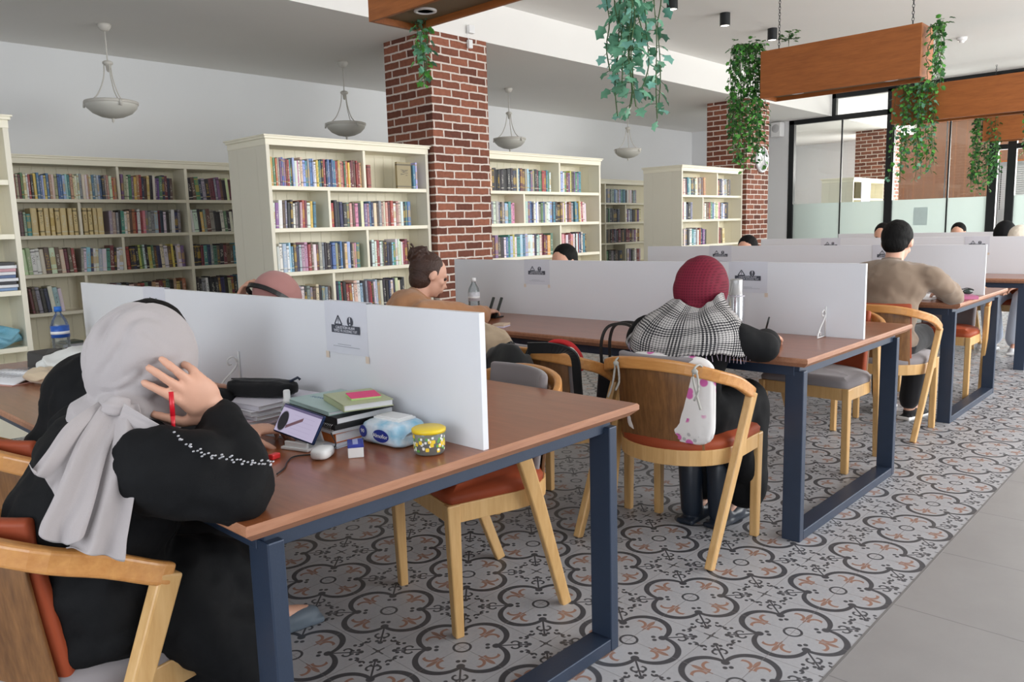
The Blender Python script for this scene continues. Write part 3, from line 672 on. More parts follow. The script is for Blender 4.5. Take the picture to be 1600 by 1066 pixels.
# ------------------------------------------------------------------ pendant lamps
alabaster = mat('alabaster_glass', (206, 204, 196), .45, var=.05, nscale=10); pend_m = mat('antique_white_metal', (206, 202, 194), .5, var=.06)
def pendant(x, y, lab, src=None):
    if src: o = copy_tree(src); o.location = (x, y, 3.1); o['label'] = lab; return o
    t = thing('pendant_lamp', lab, 'lamp', (x, y, 3.1), 0, 'alabaster bowl pendants')
    MB().lathe([(.055, 0), (.055, -.02), (.035, -.05), (.012, -.06)]).build('canopy', pend_m, t)
    MB().tube([(0, 0, -.055), (0, 0, -.32)], .006, 8).build('rod', pend_m, t)
    MB().lathe([(.0, -.30), (.028, -.305), (.042, -.315), (.042, -.33), (.02, -.345), (.014, -.39), (0, -.40)]).build('hub', pend_m, t)
    for k in range(3):
        a = 2*PI*k/3+.5; pts = [(.03, -.33), (.045, -.45), (.10, -.58), (.185, -.66)]
        MB().tube([(r*math.cos(a), r*math.sin(a), z) for r, z in catmull2(pts)], .0055, 6).build('arm', pend_m, t)
    m = MB().lathe([(.20, -.655), (.205, -.665), (.195, -.70), (.155, -.74), (.09, -.77), (.03, -.782), (0, -.784)], n=32); m.build('bowl', alabaster, t, solid=.006)
    rim = MB().lathe([(.198, -.645), (.215, -.650), (.215, -.668), (.200, -.672)], n=32)
    for k in range(3): a = 2*PI*k/3+.5; rim.tube([(.212*math.cos(a), .212*math.sin(a), -.65), (.222*math.cos(a), .222*math.sin(a), -.70)], [.012, .006], 8)
    rim.build('rim', pend_m, t, solid=.003)
    MB().lathe([(.0, -.778), (.018, -.786), (.008, -.80), (.012, -.812), (0, -.83)], n=12).build('finial', pend_m, t)
    return t
def catmull2(p): return [(q.x, q.z) for q in catmull([(a, 0, b) for a, b in p], 4)]
P0 = pendant(2.15, 6.1, 'white bowl pendant lamp over the gilt-volume wall shelving')
for x, lb in ((4.60, 'white bowl pendant lamp hanging over the fullest bookcase'), (7.22, 'white bowl pendant lamp above the bookcase between the pillars'), (9.96, 'white bowl pendant lamp below the long grey-green vines')):
    pendant(x, 6.1, lb, P0)

# ------------------------------------------------------------------ ceiling spots, detector, clock, loudspeaker
lamp_on = bpy.data.materials.new('lit_lamp'); lamp_on.use_nodes = True; e_ = lamp_on.node_tree.nodes['Principled BSDF']; e_.inputs['Emission Color'].default_value = (1, .95, .85, 1); e_.inputs['Emission Strength'].default_value = 3
def spot(x, y, lab, src=None):
    if src: o = copy_tree(src); o.location = (x, y, 3.49); o['label'] = lab; return o
    t = thing('ceiling_spotlight', lab, 'lamp', (x, y, 3.49), 0, 'black ceiling spots')
    MB().lathe([(.055, 0), (.055, -.13), (.05, -.132), (.05, -.115), (0, -.115)], n=20, smooth=False).build('housing', black_frame, t)
    MB().lathe([(.0, -.114), (.046, -.1135), (.046, -.128), (0, -.128)], n=20).build('lens', lamp_on, t); return t
S0 = spot(7.43, 3.07, 'black ceiling spot above the leftover ivy sprig, farther from the planter')
spot(8.49, 3.03, 'black ceiling spot just over the long wooden planter', S0); spot(6.42, 3.10, 'black ceiling spot by the grey-green vines', S0)
t = thing('smoke_detector', 'small white smoke detector on the ceiling beyond the planter', 'detector', (10.84, 1.62, 3.49))
MB().lathe([(.06, 0), (.06, -.02), (.05, -.04), (0, -.042)], n=20).build('base', white_pl, t); MB().lathe([(.03, -.04), (.03, -.06), (0, -.065)], n=16).build('sensor', white_pl, t)
t = thing('motion_sensor', 'small white alarm sensor with cable above the nearest brick pillar', 'sensor', (4.92, YB-.012, 3.13))
MB().box((0, -.02, .05), (.075, .04, .075)).build('housing', white_pl, t, bevel=.006); MB().box((-.02, -.02, -.09), (.05, .035, .08)).build('junction_box', white_pl, t, bevel=.005)
MB().tube(catmull([(-.03, -.012, .04), (-.05, -.012, 0), (-.03, -.012, -.04), (-.02, -.012, -.06)], 4), .003, 6).build('cable', white_pl, t)
t = thing('wall_clock', 'round white wall clock on the farther brick pillar', 'clock', (11.16, YB-.012, 2.215))
RX = Matrix.Rotation(PI/2, 3, 'X')
MB().lathe([(.20, 0), (.205, .02), (.19, .04), (.175, .035), (.172, .02)], rot=RX, n=40).build('frame', mat('clock_rim', (214, 214, 216), .3, metal=.3), t)
MB().lathe([(0, .018), (.175, .018), (.175, .012), (0, .012)], rot=RX, n=40, smooth=False).build('dial', white_pl, t)
tk = MB()
for k in range(12): a = PI*k/6; tk.bar([(.135*math.sin(a), -.0195, .135*math.cos(a)), (.16*math.sin(a), -.0195, .16*math.cos(a))], .002, .008, up=(math.cos(a), 0, -math.sin(a)))
tk.build('hour_marks', ink, t)
for n_, a, L, w_ in (('hour_hand', 5.6, .08, .012), ('minute_hand', .3, .125, .008)): MB().bar([(-.02*math.sin(a), -.022, -.02*math.cos(a)), (L*math.sin(a), -.022, L*math.cos(a))], .002, w_, up=(math.cos(a), 0, -math.sin(a))).build(n_, black_m, t)
t = thing('loudspeaker', 'white wall loudspeaker beside the glazed partition', 'speaker', (XG-.06, 5.42, 2.95))
MB().box((-.09, 0, 0), (.17, .20, .27)).build('cabinet', white_pl, t, bevel=.02, seg=3)
MB().lathe([(.075, 0), (.07, .004), (0, .006)], c=(-.1755, 0, .02), rot=Matrix.Rotation(-PI/2, 3, 'Y'), n=20).build('cone_grille', mat('speaker_grille', (196, 196, 198), .6), t)
MB().box((.005, 0, 0), (.03, .06, .1)).build('bracket', white_pl, t)

# ------------------------------------------------------------------ hanging planters and vines
ceil_z = 3.49
def planter(x, y0, y1, lab, w_=.33, zb=2.40, h=.42):
    cy = (y0+y1)/2; t = thing('hanging_planter', lab, 'planter', (x, cy, zb), 0, 'suspended wooden planter boxes'); L = y1-y0; th = .022
    for s in (-1, 1):
        MB().box((s*(w_/2-th/2), 0, h/2), (th, L, h)).build('side_board', planter_wood, t, bevel=.002)
        MB().box((0, s*(L/2-th/2), h/2), (w_-2*th, th, h)).build('end_board', planter_wood, t, bevel=.002)
    MB().box((0, 0, .04), (w_-2*th, L-2*th, .012)).build('bottom_board', mat('planter_underside', (126, 106, 80), .7), t)
    for yy in (-L/2+.28, L/2-.28):
        dl = MB().lathe([(.062, 0), (.062, -.008), (.045, -.010), (.045, 0)], c=(0, yy, .034), n=24).build('downlight', white_pl, t)
        MB().lathe([(0, -.004), (.044, -.004)], c=(0, yy, .034), n=24).build('lens', mat('downlight_lens', (214, 214, 210), .3), dl)
    for yy in (-L/2+.12, L/2-.10):
        m = MB(); n = 26; z0, z1 = h-.02, ceil_z-zb; st = (z1-z0)/n
        for k in range(n):
            zc = z0+(k+.5)*st; a = (k % 2)*PI/2; ex = V((math.cos(a), math.sin(a), 0)); pts = [V((0, yy, zc)) + ex*.009*math.cos(q) + V((0, 0, st*.62*math.sin(q))) for q in [2*PI*j/8 for j in range(9)]]
            m.tube(pts, .0028, 4, caps=False)
        m.build('chain', black_frame, t)
    return t
planter(2.28, .86, 2.34, 'wooden hanging planter nearest the camera, only its underside end showing')
planter(6.66, .82, 2.20, 'wooden hanging planter with dark ivy over both ends, fully in view')
planter(9.98, .62, 2.10, 'wooden hanging planter in front of the bamboo blinds')
planter(13.3, .55, 1.85, 'wooden hanging planter by the glazed partition, farthest of the four', zb=2.36)
leaf_g = mat('ivy_leaf', (88, 156, 66), .45, var=.5, nscale=9); leaf_d = mat('dark_ivy_leaf', (52, 106, 54), .45, var=.45, nscale=9)
leaf_s = mat('grey_green_leaf', (104, 158, 128), .5, var=.4, nscale=9); leaf_p = mat('pale_leaf', (120, 176, 160), .5, var=.25, nscale=9); stem_m = mat('vine_stem', (64, 92, 50), .6)
def leaf(m, p, d, up, s, mi):
    d = d.normalized(); sd = d.cross(up)
    if sd.length < .1: sd = d.cross(V((1, .3, .2)))
    sd.normalize(); n = sd.cross(d)
    sh = [(0, 0, 0), (.18, .42, .10), (.45, .30, .12), (.62, .50, .02), (.80, .22, .08), (1.05, 0, -.05), (.80, -.22, .08), (.62, -.50, .02), (.45, -.30, .12), (.18, -.42, .10)]
    vs_ = [p + d*a*s + sd*b*s + n*c*s for a, b, c in sh] + [p + d*.5*s]
    m.add(vs_, [(10, k, (k+1) % 10) for k in range(10)], mi, True)
def garland(name, lab, x, y, z, spread, vines, length, ls, mats_, seed, dens=.035, over=None, sprig=False):
    R_ = random.Random(seed); t = thing(name, lab, 'plant', (x, y, z), 0, 'vines trailing from the hanging planters'); lf = MB(); st = MB()
    for i in range(vines):
        bx, by = R_.uniform(-spread[0], spread[0]), R_.uniform(-spread[1], spread[1]); L = length*R_.uniform(.62, 1.0)
        pts = [V((bx*.4, by*.4, -.04)), V((bx*.9, by*.9, .03))]; q = V((bx, by, 0)); n = 9
        for k in range(1, n+1): q = V((bx+R_.uniform(-.015, .015)+.1*bx*k/n, by+R_.uniform(-.015, .015)+.1*by*k/n, -L*k/n)); pts.append(q)
        pts = catmull(pts, 4); st.tube(pts, .0028, 4, caps=False)
        acc = 0; a = R_.uniform(0, 6)
        for k in range(1, len(pts)):
            acc += (pts[k]-pts[k-1]).length
            while acc > dens:
                acc -= dens; a += 2.4+R_.uniform(-.5, .5); d = V((math.cos(a), math.sin(a), R_.uniform(-.9, .15))).normalized(); s = ls*R_.uniform(.7, 1.15); p = pts[k]
                st.tube([p, p+d*s*.45], .0014, 3, caps=False); mi_ = 0 if R_.random() < .6 else 1
                leaf(lf, p+d*s*.4, (d+V((0, 0, -.5))), V((R_.uniform(-.5, .5), R_.uniform(-.5, .5), 1)), s, mi_)
    for i in range(14 if not sprig else 34):                       # tuft over the rim
        a = R_.uniform(0, 6.28); rr = R_.uniform(.2, 1.1); p = V((math.cos(a)*spread[0]*rr, math.sin(a)*spread[1]*rr, R_.uniform(-.02, .07))); leaf(lf, p, V((math.cos(a), math.sin(a), R_.uniform(-.3, .6))), V((0, 0, 1)), ls*R_.uniform(.8, 1.2), R_.choice((0, 1)))
    lf.build('foliage', mats_, t); st.build('stems', stem_m, t); return t
garland('hanging_ivy', 'long grey-green vines with round leaves hanging from the nearest planter', 2.30, .745, 2.80, (.12, .10), 17, 1.14, .058, [leaf_s, leaf_p], 3, .040)
garland('hanging_ivy', 'short dense grey-green vine in front of the nearest brick pillar', 2.44, 2.26, 2.62, (.05, .05), 6, .56, .045, [leaf_s, leaf_g], 5, .024)
garland('hanging_ivy', 'thick dark green ivy reaching towards the clock pillar', 6.60, 2.37, 2.90, (.12, .15), 30, 1.16, .046, [leaf_g, leaf_d], 8, .034, sprig=True)
t = garland('hanging_ivy', 'thin ivy strands at the aisle end of the fully visible planter', 6.62, .735, 2.78, (.12, .07), 8, .52, .045, [leaf_g, leaf_d], 11, .036)
garland('hanging_ivy', 'pale green ivy mass in front of the bamboo blinds', 9.76, 1.83, 2.80, (.08, .22), 26, 1.14, .052, [leaf_g, leaf_s], 14, .045)
garland('hanging_ivy', 'dark ivy cut off by the picture edge, on the third planter', 9.98, .60, 2.80, (.15, .13), 22, .85, .055, [leaf_d, leaf_g], 17, .04)
garland('hanging_ivy', 'ivy strands with pale ends by the thick door post', 13.22, 1.84, 2.74, (.14, .20), 24, 1.16, .056, [leaf_d, leaf_g], 21, .045)
garland('potted_vine_sprig', 'small upright sprig of ivy leaves above the wooden planter', 6.70, 2.02, 2.93, (.05, .07), 0, .1, .05, [leaf_d, leaf_g], 27, sprig=True)
for o in bpy.data.objects:
    if o.name.startswith('potted_vine_sprig'): sprig_o = o
MB().tube([(0, 0, -.13), (.01, .01, -.02), (0, 0, .04)], .004, 6).build('stem', stem_m, sprig_o)

# ------------------------------------------------------------------ glazed room beyond: blinds and bright windows
bl, nt, b = newmat('bamboo_slats', .7)
x, y, z = sep(nt, coord(nt, 'Object')); sl = (z/.028).fract(); cd = ((y/.21).fract()-.5).abs().soft(.035, .02)
c = mixc(nt, X(nt, noise(nt, 8, stretch=(1, 2, 40))), lin((112, 80, 62)), lin((142, 106, 84))); c = mixc(nt, sl.lt(.2)*.7, c, lin((70, 46, 34))); c = mixc(nt, cd*.5, c, lin((160, 104, 64)))
link(nt, c, b.inputs['Base Color'])
def blind(y0, y1, z0, lab):
    t = thing('bamboo_blind', lab, 'blind', (18.9, (y0+y1)/2, 3.35), 0, 'bamboo blinds beyond the glass'); L = y1-y0; m = MB(); n = int((3.3-z0)/.028)
    for k in range(n): m.box((0, 0, -.05-k*.028), (.008, L, .0282))
    m.build('slats', bl, t); MB().box((0, 0, -.02), (.04, L, .05)).build('head_rail', planter_wood, t); MB().box((0, 0, -.05-n*.028), (.02, L, .03)).build('bottom_rail', planter_wood, t)
blind(3.86, 4.9, 1.45, 'bamboo blind beyond the glass, nearest the inner brick pillar'); blind(2.86, 3.83, 1.45, 'bamboo blind beyond the glass, middle one'); blind(1.7, 2.82, 2.35, 'half-raised bamboo blind beyond the glazed door')
slab('wall_window_room', (19.0, 4.95, 0), (19.1, 7.3, 3.49), white_wall); slab('wall_window_sill', (19.0, -4.8, 0), (19.1, 4.95, .8), white_wall); slab('wall_window_head', (19.0, -4.8, 3.35), (19.1, 4.95, 3.49), white_wall)
for i, y in enumerate((-3, -1.2, .6, 1.62, 2.84, 4.9)): struct(MB().b2((19.0, y, .8), (19.1, y+.08, 3.35)).build('trim_%d' % (20+i), black_frame))
vb = thing('window_louvre', 'white horizontal louvre in the bright window beyond the glazed door', 'louvre', (18.97, 2.25, 1.4)); m = MB()
for k in range(20): m.box((0, 0, k*.045), (.03, 1.1, .006))
m.build('blades', white_pl, vb)
for yy in (-.53, 0, .53): MB().box((0.02, yy, .43), (.01, .02, .92)).build('stile', black_frame, vb)
for k, (xx, yy) in enumerate(((16.1, 4.52),)):
    MB_ = MB().box((15.93, 4.50, 1.78), (.5, .012, .40)).build('pale_panel', mat('lilac_poster', (206, 206, 222), .7)); tag(MB_, 'pale lilac sheet covering the shelves beyond the glass', 'poster')
# ------------------------------------------------------------------ people
def frame(d, n):
    d = V(d).normalized(); n = V(n); n = (n - d*n.dot(d)).normalized(); return d, n
def hand(m, wr, d, n, right=True, curl=(.35, .35, .4, .5), s=1.0, thumb=.5, spread=.10, n_=8):
    d, n = frame(d, n); t = d.cross(n) if right else n.cross(d); wr = V(wr)
    rot = Matrix((d, t, n)).transposed()
    m.ell(wr+d*.022*s, (.036*s, .027*s, .019*s), rot, 12, 8); m.ell(wr+d*.058*s, (.046*s, .042*s, .0155*s), rot, 14, 8); m.ell(wr+d*.032*s+t*.022*s+n*.006*s, (.032*s, .018*s, .015*s), rot, 10, 8)
    L = (.076, .084, .078, .062)
    for i in range(4):
        off = (.030-.020*i)*s; fd = (d + t*(spread*(1.5-i)*.6)).normalized(); p = wr + fd*0 + d*(.090 - .0035*(i-1)**2)*s + t*off; q = [p - d*.02*s, p]; a = 0
        for j, fr in enumerate((.44, .31, .25)):
            a += curl[i]*(1.0 if j else .7); v = fd*math.cos(a) + n*math.sin(a); q.append(q[-1] + v*L[i]*fr*s)
        m.tube(q, [.0096*s, .0096*s, .0092*s, .0088*s, .0080*s], n_, caps='round')
    p = wr + d*.022*s + t*.028*s; v1 = (d*.62 + t*.72 + n*.30).normalized(); v2 = (d*(.8) + t*(.45-thumb*.5) + n*(.25+thumb*.5)).normalized()
    m.tube([p, p+v1*.040*s, p+v1*.040*s+v2*.034*s, p+v1*.040*s+v2*.055*s], [.0135*s, .0115*s, .0100*s, .0085*s], n_, caps='round')
def head(m, c, fwd, up, s=1.0, ears=True):
    f, u = frame(fwd, up); r = f.cross(u); rot = Matrix((f, r, u)).transposed(); c = V(c); P = lambda x, y, z: c + (f*x + r*y + u*z)*s
    m.ell(P(-.008, 0, .022), (.097*s, .077*s, .090*s), rot, 24, 16); m.ell(P(.022, 0, -.035), (.068*s, .058*s, .078*s), rot, 20, 12); m.ell(P(.048, 0, -.085), (.030*s, .030*s, .022*s), rot, 14, 8)
    m.tube([P(.083, 0, .018), P(.098, 0, -.008), P(.108, 0, -.030), P(.090, 0, -.038)], [.008*s, .010*s, .014*s, .010*s], 10, caps='round')
    for k in (-1, 1): m.ell(P(.078, k*.030, .022), (.014*s, .020*s, .008*s), rot, 10, 6)      # brow ridge
    for k in (-1, 1): m.ell(P(.060, k*.042, -.020), (.022*s, .020*s, .020*s), rot, 10, 6)
    m.ell(P(.088, 0, -.058), (.012*s, .024*s, .006*s), rot, 10, 6); m.ell(P(.086, 0, -.068), (.011*s, .019*s, .006*s), rot, 10, 6)
    if ears:
        for k in (-1, 1): m.ell(P(-.002, k*.079, -.002), (.019*s, .008*s, .032*s), rot, 12, 8)
    return P, rot
def face_parts(P, rot, s, root):
    for k in (-1, 1):
        e = MB().ell(P(.079, k*.031, .004), (.011*s, .014*s, .010*s), rot, 12, 8).build('eye', eye_m, root)
eye_m = mat('eye_dark', (60, 46, 40), .2)
def cap_hair(P, rot, s, kind):
    m = MB()
    def fn(d, q):
        k = 1 + .035*mnoise.noise(V((d.x*5, d.y*5, d.z*5))) + .012*mnoise.noise(V((d.x*22, d.y*22, d.z*22)))
        return q*k
    m.ell(P(-.024, 0, .030), (.096*s, .084*s, .096*s), rot, 36, 24, fn=fn)
    if kind == 'short': m.ell(P(-.045, 0, -.018), (.060*s, .070*s, .070*s), rot, 28, 18, fn=fn)
    if kind in ('bun', 'long'): m.ell(P(-.040, 0, -.020), (.066*s, .076*s, .080*s), rot, 28, 18, fn=fn)
    return m
def veil(P, rot, s, fold=.004, nape=(-.75, 0, -.55), big=1.0, seed=0, nn=110, mm=70, drop=True):
    pole = V(nape).normalized(); e1 = pole.cross(V((0, 1, 0.01))).normalized(); e2 = pole.cross(e1)
    m = MB()
    def fn(d, q):
        ca = d.dot(pole); a = math.atan2(d.dot(e1), d.dot(e2)); w_ = max(0, 1-abs(ca))**.6
        wv = mnoise.noise(V((math.cos(a)*1.5, math.sin(a)*1.5, ca*1.2+seed)))*2.2; rid = .9 - 1.5*(1-abs(math.sin(4.5*a+1.3*ca+wv+seed)))**2.2 - .8*(1-abs(math.sin(8*a-2*ca+wv*1.6)))**3 + mnoise.noise(V((a*.9, ca*2, seed)))*.5
        near = max(0.0, min(1.0, (ca+.35)/.9))
        q = q + d*fold*rid*(.25+near*1.1)*w_
        return q
    m.ell(P(-.016, 0, .012), (.118*s*big, .102*s*big, .132*s*big), rot, nn, mm, fn=fn)
    return m
SKIN = skin
def person(lab, hip, chest, neck, hc, fwd, up=(0, 0, 1), sh=.19, armR=None, armL=None, legs=None, top=None, bottom=None, hair=None, hs=1.0, skin_=None, cat='person', face=0, name='person',
           bulk=1.0, vox=.012, topvox=.014, hands=(None, None), sleeve=1.0, shoe=None, hem=None, shp=None, extra_top=None, grp=None, smooth=6, foot_r=None, disp=None):
    """all joints are world points; arms are (elbow, wrist); legs are ((kneeL, ankleL, toeL), (kneeR, ...))"""
    hip, chest, neck, hc = V(hip), V(chest), V(neck), V(hc); f, u = frame(fwd, up); r = f.cross(u); r.z = 0; r.normalize()
    tf = V((r.y, -r.x, 0)) * -1
    root = thing(name, lab, cat, (hip.x, hip.y, 0), 0, grp); off = V((hip.x, hip.y, 0))
    def done(m, nm, mt, **k): o = m.build(nm, mt, root, **k); o.location = -off; return o
    sR, sL = (neck*.45+chest*.55) + r*sh, (neck*.45+chest*.55) - r*sh
    if shp: sR, sL = V(shp[0]), V(shp[1])
    B = MB(); P, rot = head(B, hc, f, u, hs)
    nk = neck.lerp(hc, .1); B.tube([neck-(hc-neck)*.25, nk, hc - f*.01 - u*.03], [.062, .052, .052], 14, caps='round')
    tr = Matrix((tf, r, V((0, 0, 1)))).transposed()
    B.ell(chest, (.095, .145, .16), tr); B.ell(hip.lerp(chest, .5), (.085, .125, .16), tr); B.ell(hip, (.10, .15, .12), tr); B.tube([sL, neck-V((0, 0, .03)), sR], .045, 10, caps='round')
    T = MB(); k = bulk
    T.ell(chest, (.125*k, .172*k, .165), tr); T.ell(hip.lerp(chest, .5), (.120*k, .158*k, .17), tr); T.ell(hip+V((0, 0, .03)), (.135*k, .172*k, .11), tr)
    T.tube([sL, sL.lerp(sR, .25)+V((0, 0, .022)), (sL+sR)/2+V((0, 0, .03)), sL.lerp(sR, .75)+V((0, 0, .022)), sR], [.062*k, .066*k, .068*k, .066*k, .062*k], 14, caps='round')
    T.tube([neck-V((0, 0, .05)), neck.lerp(hc, .12)], [.085*k, .062*k], 14)
    for arm, s_, hd, rt in ((armR, sR, hands[0], True), (armL, sL, hands[1], False)):
        if not arm: continue
        el, wr = V(arm[0]), V(arm[1]); e2 = el.lerp(wr, .93)
        B.tube([s_, s_.lerp(el, .5), el, el.lerp(wr, .4), wr], [.042, .040, .034, .034, .023], 12, caps='round')
        q = sleeve; T.tube([s_, s_.lerp(el, .45), el], [.064*q, .062*q, .055*q], 14, caps='round'); T.tube([el, el.lerp(wr, .45), e2], [.055*q, .052*q, .037*q], 14, caps='round')
        if hd: hand(B, wr, hd[0], hd[1], rt, **(hd[2] if len(hd) > 2 else {}))
    Bt = MB()
    if legs:
        for i, (kn, an, toe) in enumerate(legs):
            h_ = hip + (r if i else -r)*.085 - V((0, 0, .02)); kn, an, toe = V(kn), V(an), V(toe)
            B.tube([h_, kn, kn.lerp(an, .35), an], [.075, .055, .052, .036], 12, caps='round'); B.tube([an-V((0, 0, .02)), toe], [.035, .025], 10, caps='round')
            if bottom: a2 = an + V((0, 0, .03)); rr = foot_r or .062; Bt.tube([h_, h_.lerp(kn, .5), kn], [.098, .092, .080], 14, caps='round'); Bt.tube([kn, kn.lerp(a2, .5), a2], [.080, .070*max(1, rr/.062*.9), rr], 14, caps='round')
            if shoe:
                d = (toe-an); d.z = 0; d.normalize(); sd = V((-d.y, d.x, 0)); M3 = Matrix((d, sd, V((0, 0, 1)))).transposed(); c0 = V((an.x, an.y, 0))
                S_ = MB().ell(c0+d*.02+V((0, 0, .045)), (.055, .040, .045), M3, 16, 10).ell(c0+d*.10+V((0, 0, .035)), (.085, .043, .032), M3, 18, 10)
                S_.box(c0+d*.065+V((0, 0, .012)), (.25, .080, .022), rot=M3, mi=0); sh_o = done(S_, 'shoe', shoe[0], remesh=.007, smooth_it=3)
                if len(shoe) > 1: sl = MB().box(c0+d*.066+V((0, 0, .011)), (.262, .088, .022), rot=M3).build('sole', shoe[1], sh_o, bevel=.008)
    if extra_top: extra_top(T, P, rot)
    done(B, 'body', skin_ or SKIN, remesh=vox, smooth_it=1 if vox < .009 else 3)
    if face: face_parts(P, rot, hs, root); [setattr(o, 'location', -off) for o in root_kids(root, 'eye')]
    if top: done(T, 'top_garment', top, remesh=topvox, smooth_it=smooth, disp=disp if disp is not None else [('MARBLE', .015, .13, 7), ('CLOUDS', .011, .06, 0)])
    if bottom and legs: Bt.ell(hip-V((0, 0, .01)), (.135, .175, .10), tr); done(Bt, 'trousers', bottom, remesh=.014, smooth_it=4)
    return root, P, rot, done
def root_kids(root, nm): return [o for o in bpy.data.objects if o.parent == root and o.name.startswith(nm)]

# --- the woman in the grey headscarf, nearest
scarf_m, nt, b = newmat('grey_scarf_cloth', .9, .15); f_ = noise(nt, 3); f2 = X(nt, noise(nt, 700, detail=1))
link(nt, mixc(nt, X(nt, f_)*.7+f2*.3, lin((164, 157, 158)), lin((182, 175, 176))), b.inputs['Base Color']); b.inputs['Sheen Weight'].default_value = .25
bump(nt, X(nt, noise(nt, 9, stretch=(1, 1, .6), detail=2))*1.0 + f2*.03, .6, .014)
def abaya(T, P, rot):
    T.ell((-.14, .385, .60), (.15, .175, .16)); T.ell((-.14, .395, .51), (.155, .185, .085)); T.ell((-.13, .35, .74), (.150, .175, .13)); T.ell((-.105, .33, .85), (.125, .17, .075))
    T.ell((-.02, .10, .865), (.06, .05, .05))
    for y, k in ((.335, 0), (.48, 1)):
        T.tube([(-.14, y, .52), (.0, y-.01, .535), (.12, y, .515)], [.115, .11, .095], 16, caps='round'); T.tube([(.12, y, .51), (.11, y, .30), (.08, y, .06)], [.095, .095, .115], 16, caps='round')
    T.ell((.0, .40, .50), (.20, .16, .085)); T.tube([(.08, .39, .46), (.06, .36, .25), (.02, .36, .06)], [.11, .13, .15], 18, caps='round')
    T.tube([(-.02, .29, .49), (.085, .265, .40), (.105, .27, .24), (.10, .28, .05)], [.085, .095, .105, .125], 18, caps='round')
    T.ell((.02, .40, .30), (.12, .14, .26))
HC = (-.02, .315, 1.008)
wr_R = (.070, .207, .918)
w_root, P, rot, done = person('person in a light grey headscarf and black abaya resting cheek on hand', (-.14, .39, .54), (-.11, .34, .78), (-.065, .33, .90), HC, (.88, .05, -.42), up=(.42, 0, .88), sh=.19,
    armR=((.025, .085, .800), wr_R), armL=((.06, .60, .80), (.262, .525, .785)), legs=[((.10, .48, .50), (.05, .48, .09), (.12, .48, .05)), ((.10, .35, .50), (.05, .35, .09), (.12, .35, .05))],
    top=black_cloth, hair=None, vox=.0052, topvox=.010, sleeve=1.28, shp=((-.085, .165, .855), (-.08, .52, .86)), extra_top=abaya, smooth=8, bulk=1.0,
    hands=(((-.70, -.10, .70), (.12, 1, -.05), dict(curl=(.25, .16, .20, .60), s=.98, thumb=.25, spread=.16)), ((.85, -.46, .03), (0, 0, -1), dict(curl=(.18, .5, .65, .75), s=.9, thumb=.6, spread=.12))), face=1)
hv = veil(P, rot, 1.0, fold=.0105, big=.89, seed=1.3)
hv.tube([V(HC)+V((.0, 0, -.07)), V((-.035, .315, .935)), V((-.07, .33, .885))], [.080, .082, .115], 26, caps='round')
hv.ell((-.085, .27, .95), (.055, .050, .040)); done(hv, 'headscarf', scarf_m, remesh=.0050, smooth_it=1)
def strip(pts, w0, w1, wdir, nrm, amp, folds, seed, K=22):
    pts = catmull(pts, 7); n = len(pts); R_ = random.Random(seed); ph = R_.uniform(0, 6); rows = []
    for i, p in enumerate(pts):
        t = i/(n-1); w_ = lerp(w0, w1, t**.8); wd = V(wdir).normalized(); nn = V(nrm).normalized(); row = []
        for k in range(K):
            a = k/(K-1)-.5; fo = amp*(.35+.65*t)*math.sin(folds*a*6.28+ph+t*1.3) + amp*.5*mnoise.noise(V((a*5, t*3, seed)))
            row.append(p + wd*a*w_ + nn*(fo - .35*a*a*w_) + V((0, 0, (.02*math.sin(a*3+seed) if i == n-1 else 0))))
        rows.append(row)
    return rows
tails = MB()
tails.grid(strip([(-.105, .215, .965), (-.130, .165, .91), (-.172, .135, .83), (-.212, .118, .735)], .045, .090, (.86, -.32, 0), (-.35, -.93, 0), .012, 1.6, 3))
tails.grid(strip([(-.12, .225, .965), (-.18, .175, .91), (-.225, .140, .84), (-.258, .128, .785)], .040, .070, (.80, -.30, -.45), (-.5, -.85, 0), .010, 1.3, 5))
tails.grid(strip([(-.13, .235, .96), (-.195, .195, .935), (-.235, .175, .895), (-.262, .17, .865)], .040, .058, (.62, -.30, -.70), (-.5, -.85, 0), .008, 1.2, 9))
tails.grid(strip([(-.12, .20, .955), (-.085, .155, .925), (-.03, .145, .885)], .04, .02, (.3, -.2, .8), (-.3, -.9, 0), .004, 1.0, 12))
tails.ell((-.118, .222, .962), (.026, .020, .020), fn=lambda d, q: q*(1+.15*math.sin(d.z*9+d.x*4)))
o = done(tails, 'scarf_tail', scarf_m, solid=.0022, sub=1, offset=0); o['label'] = 'loose knotted ends of the grey headscarf'
tr_ = MB(); pts = catmull([(-.075, .088, .925), (-.055, .066, .900), (-.035, .044, .884), (-.012, .028, .880), (.012, .016, .866), (.040, .008, .862), (.068, .010, .852)], 8)
for i, p in enumerate(pts): tr_.ell(p + V((.003*math.sin(i*1.3), -.004, .004*math.cos(i*1.7))), (.0028, .0016, .0018), n=8, m=6)
done(tr_, 'beaded_trim', mat('silver_beads', (190, 190, 196), .3, metal=.6))
pen = MB().tube([(-.040, .166, .985), (-.042, .163, .940)], .0045, 10).tube([(-.042, .163, .940), (-.044, .161, .912)], [.0045, .003], 10); pn = tag(pen.build('pen', mat('red_plastic', (200, 24, 40), .3)), 'red pen held against the cheek in the raised hand', 'pen')

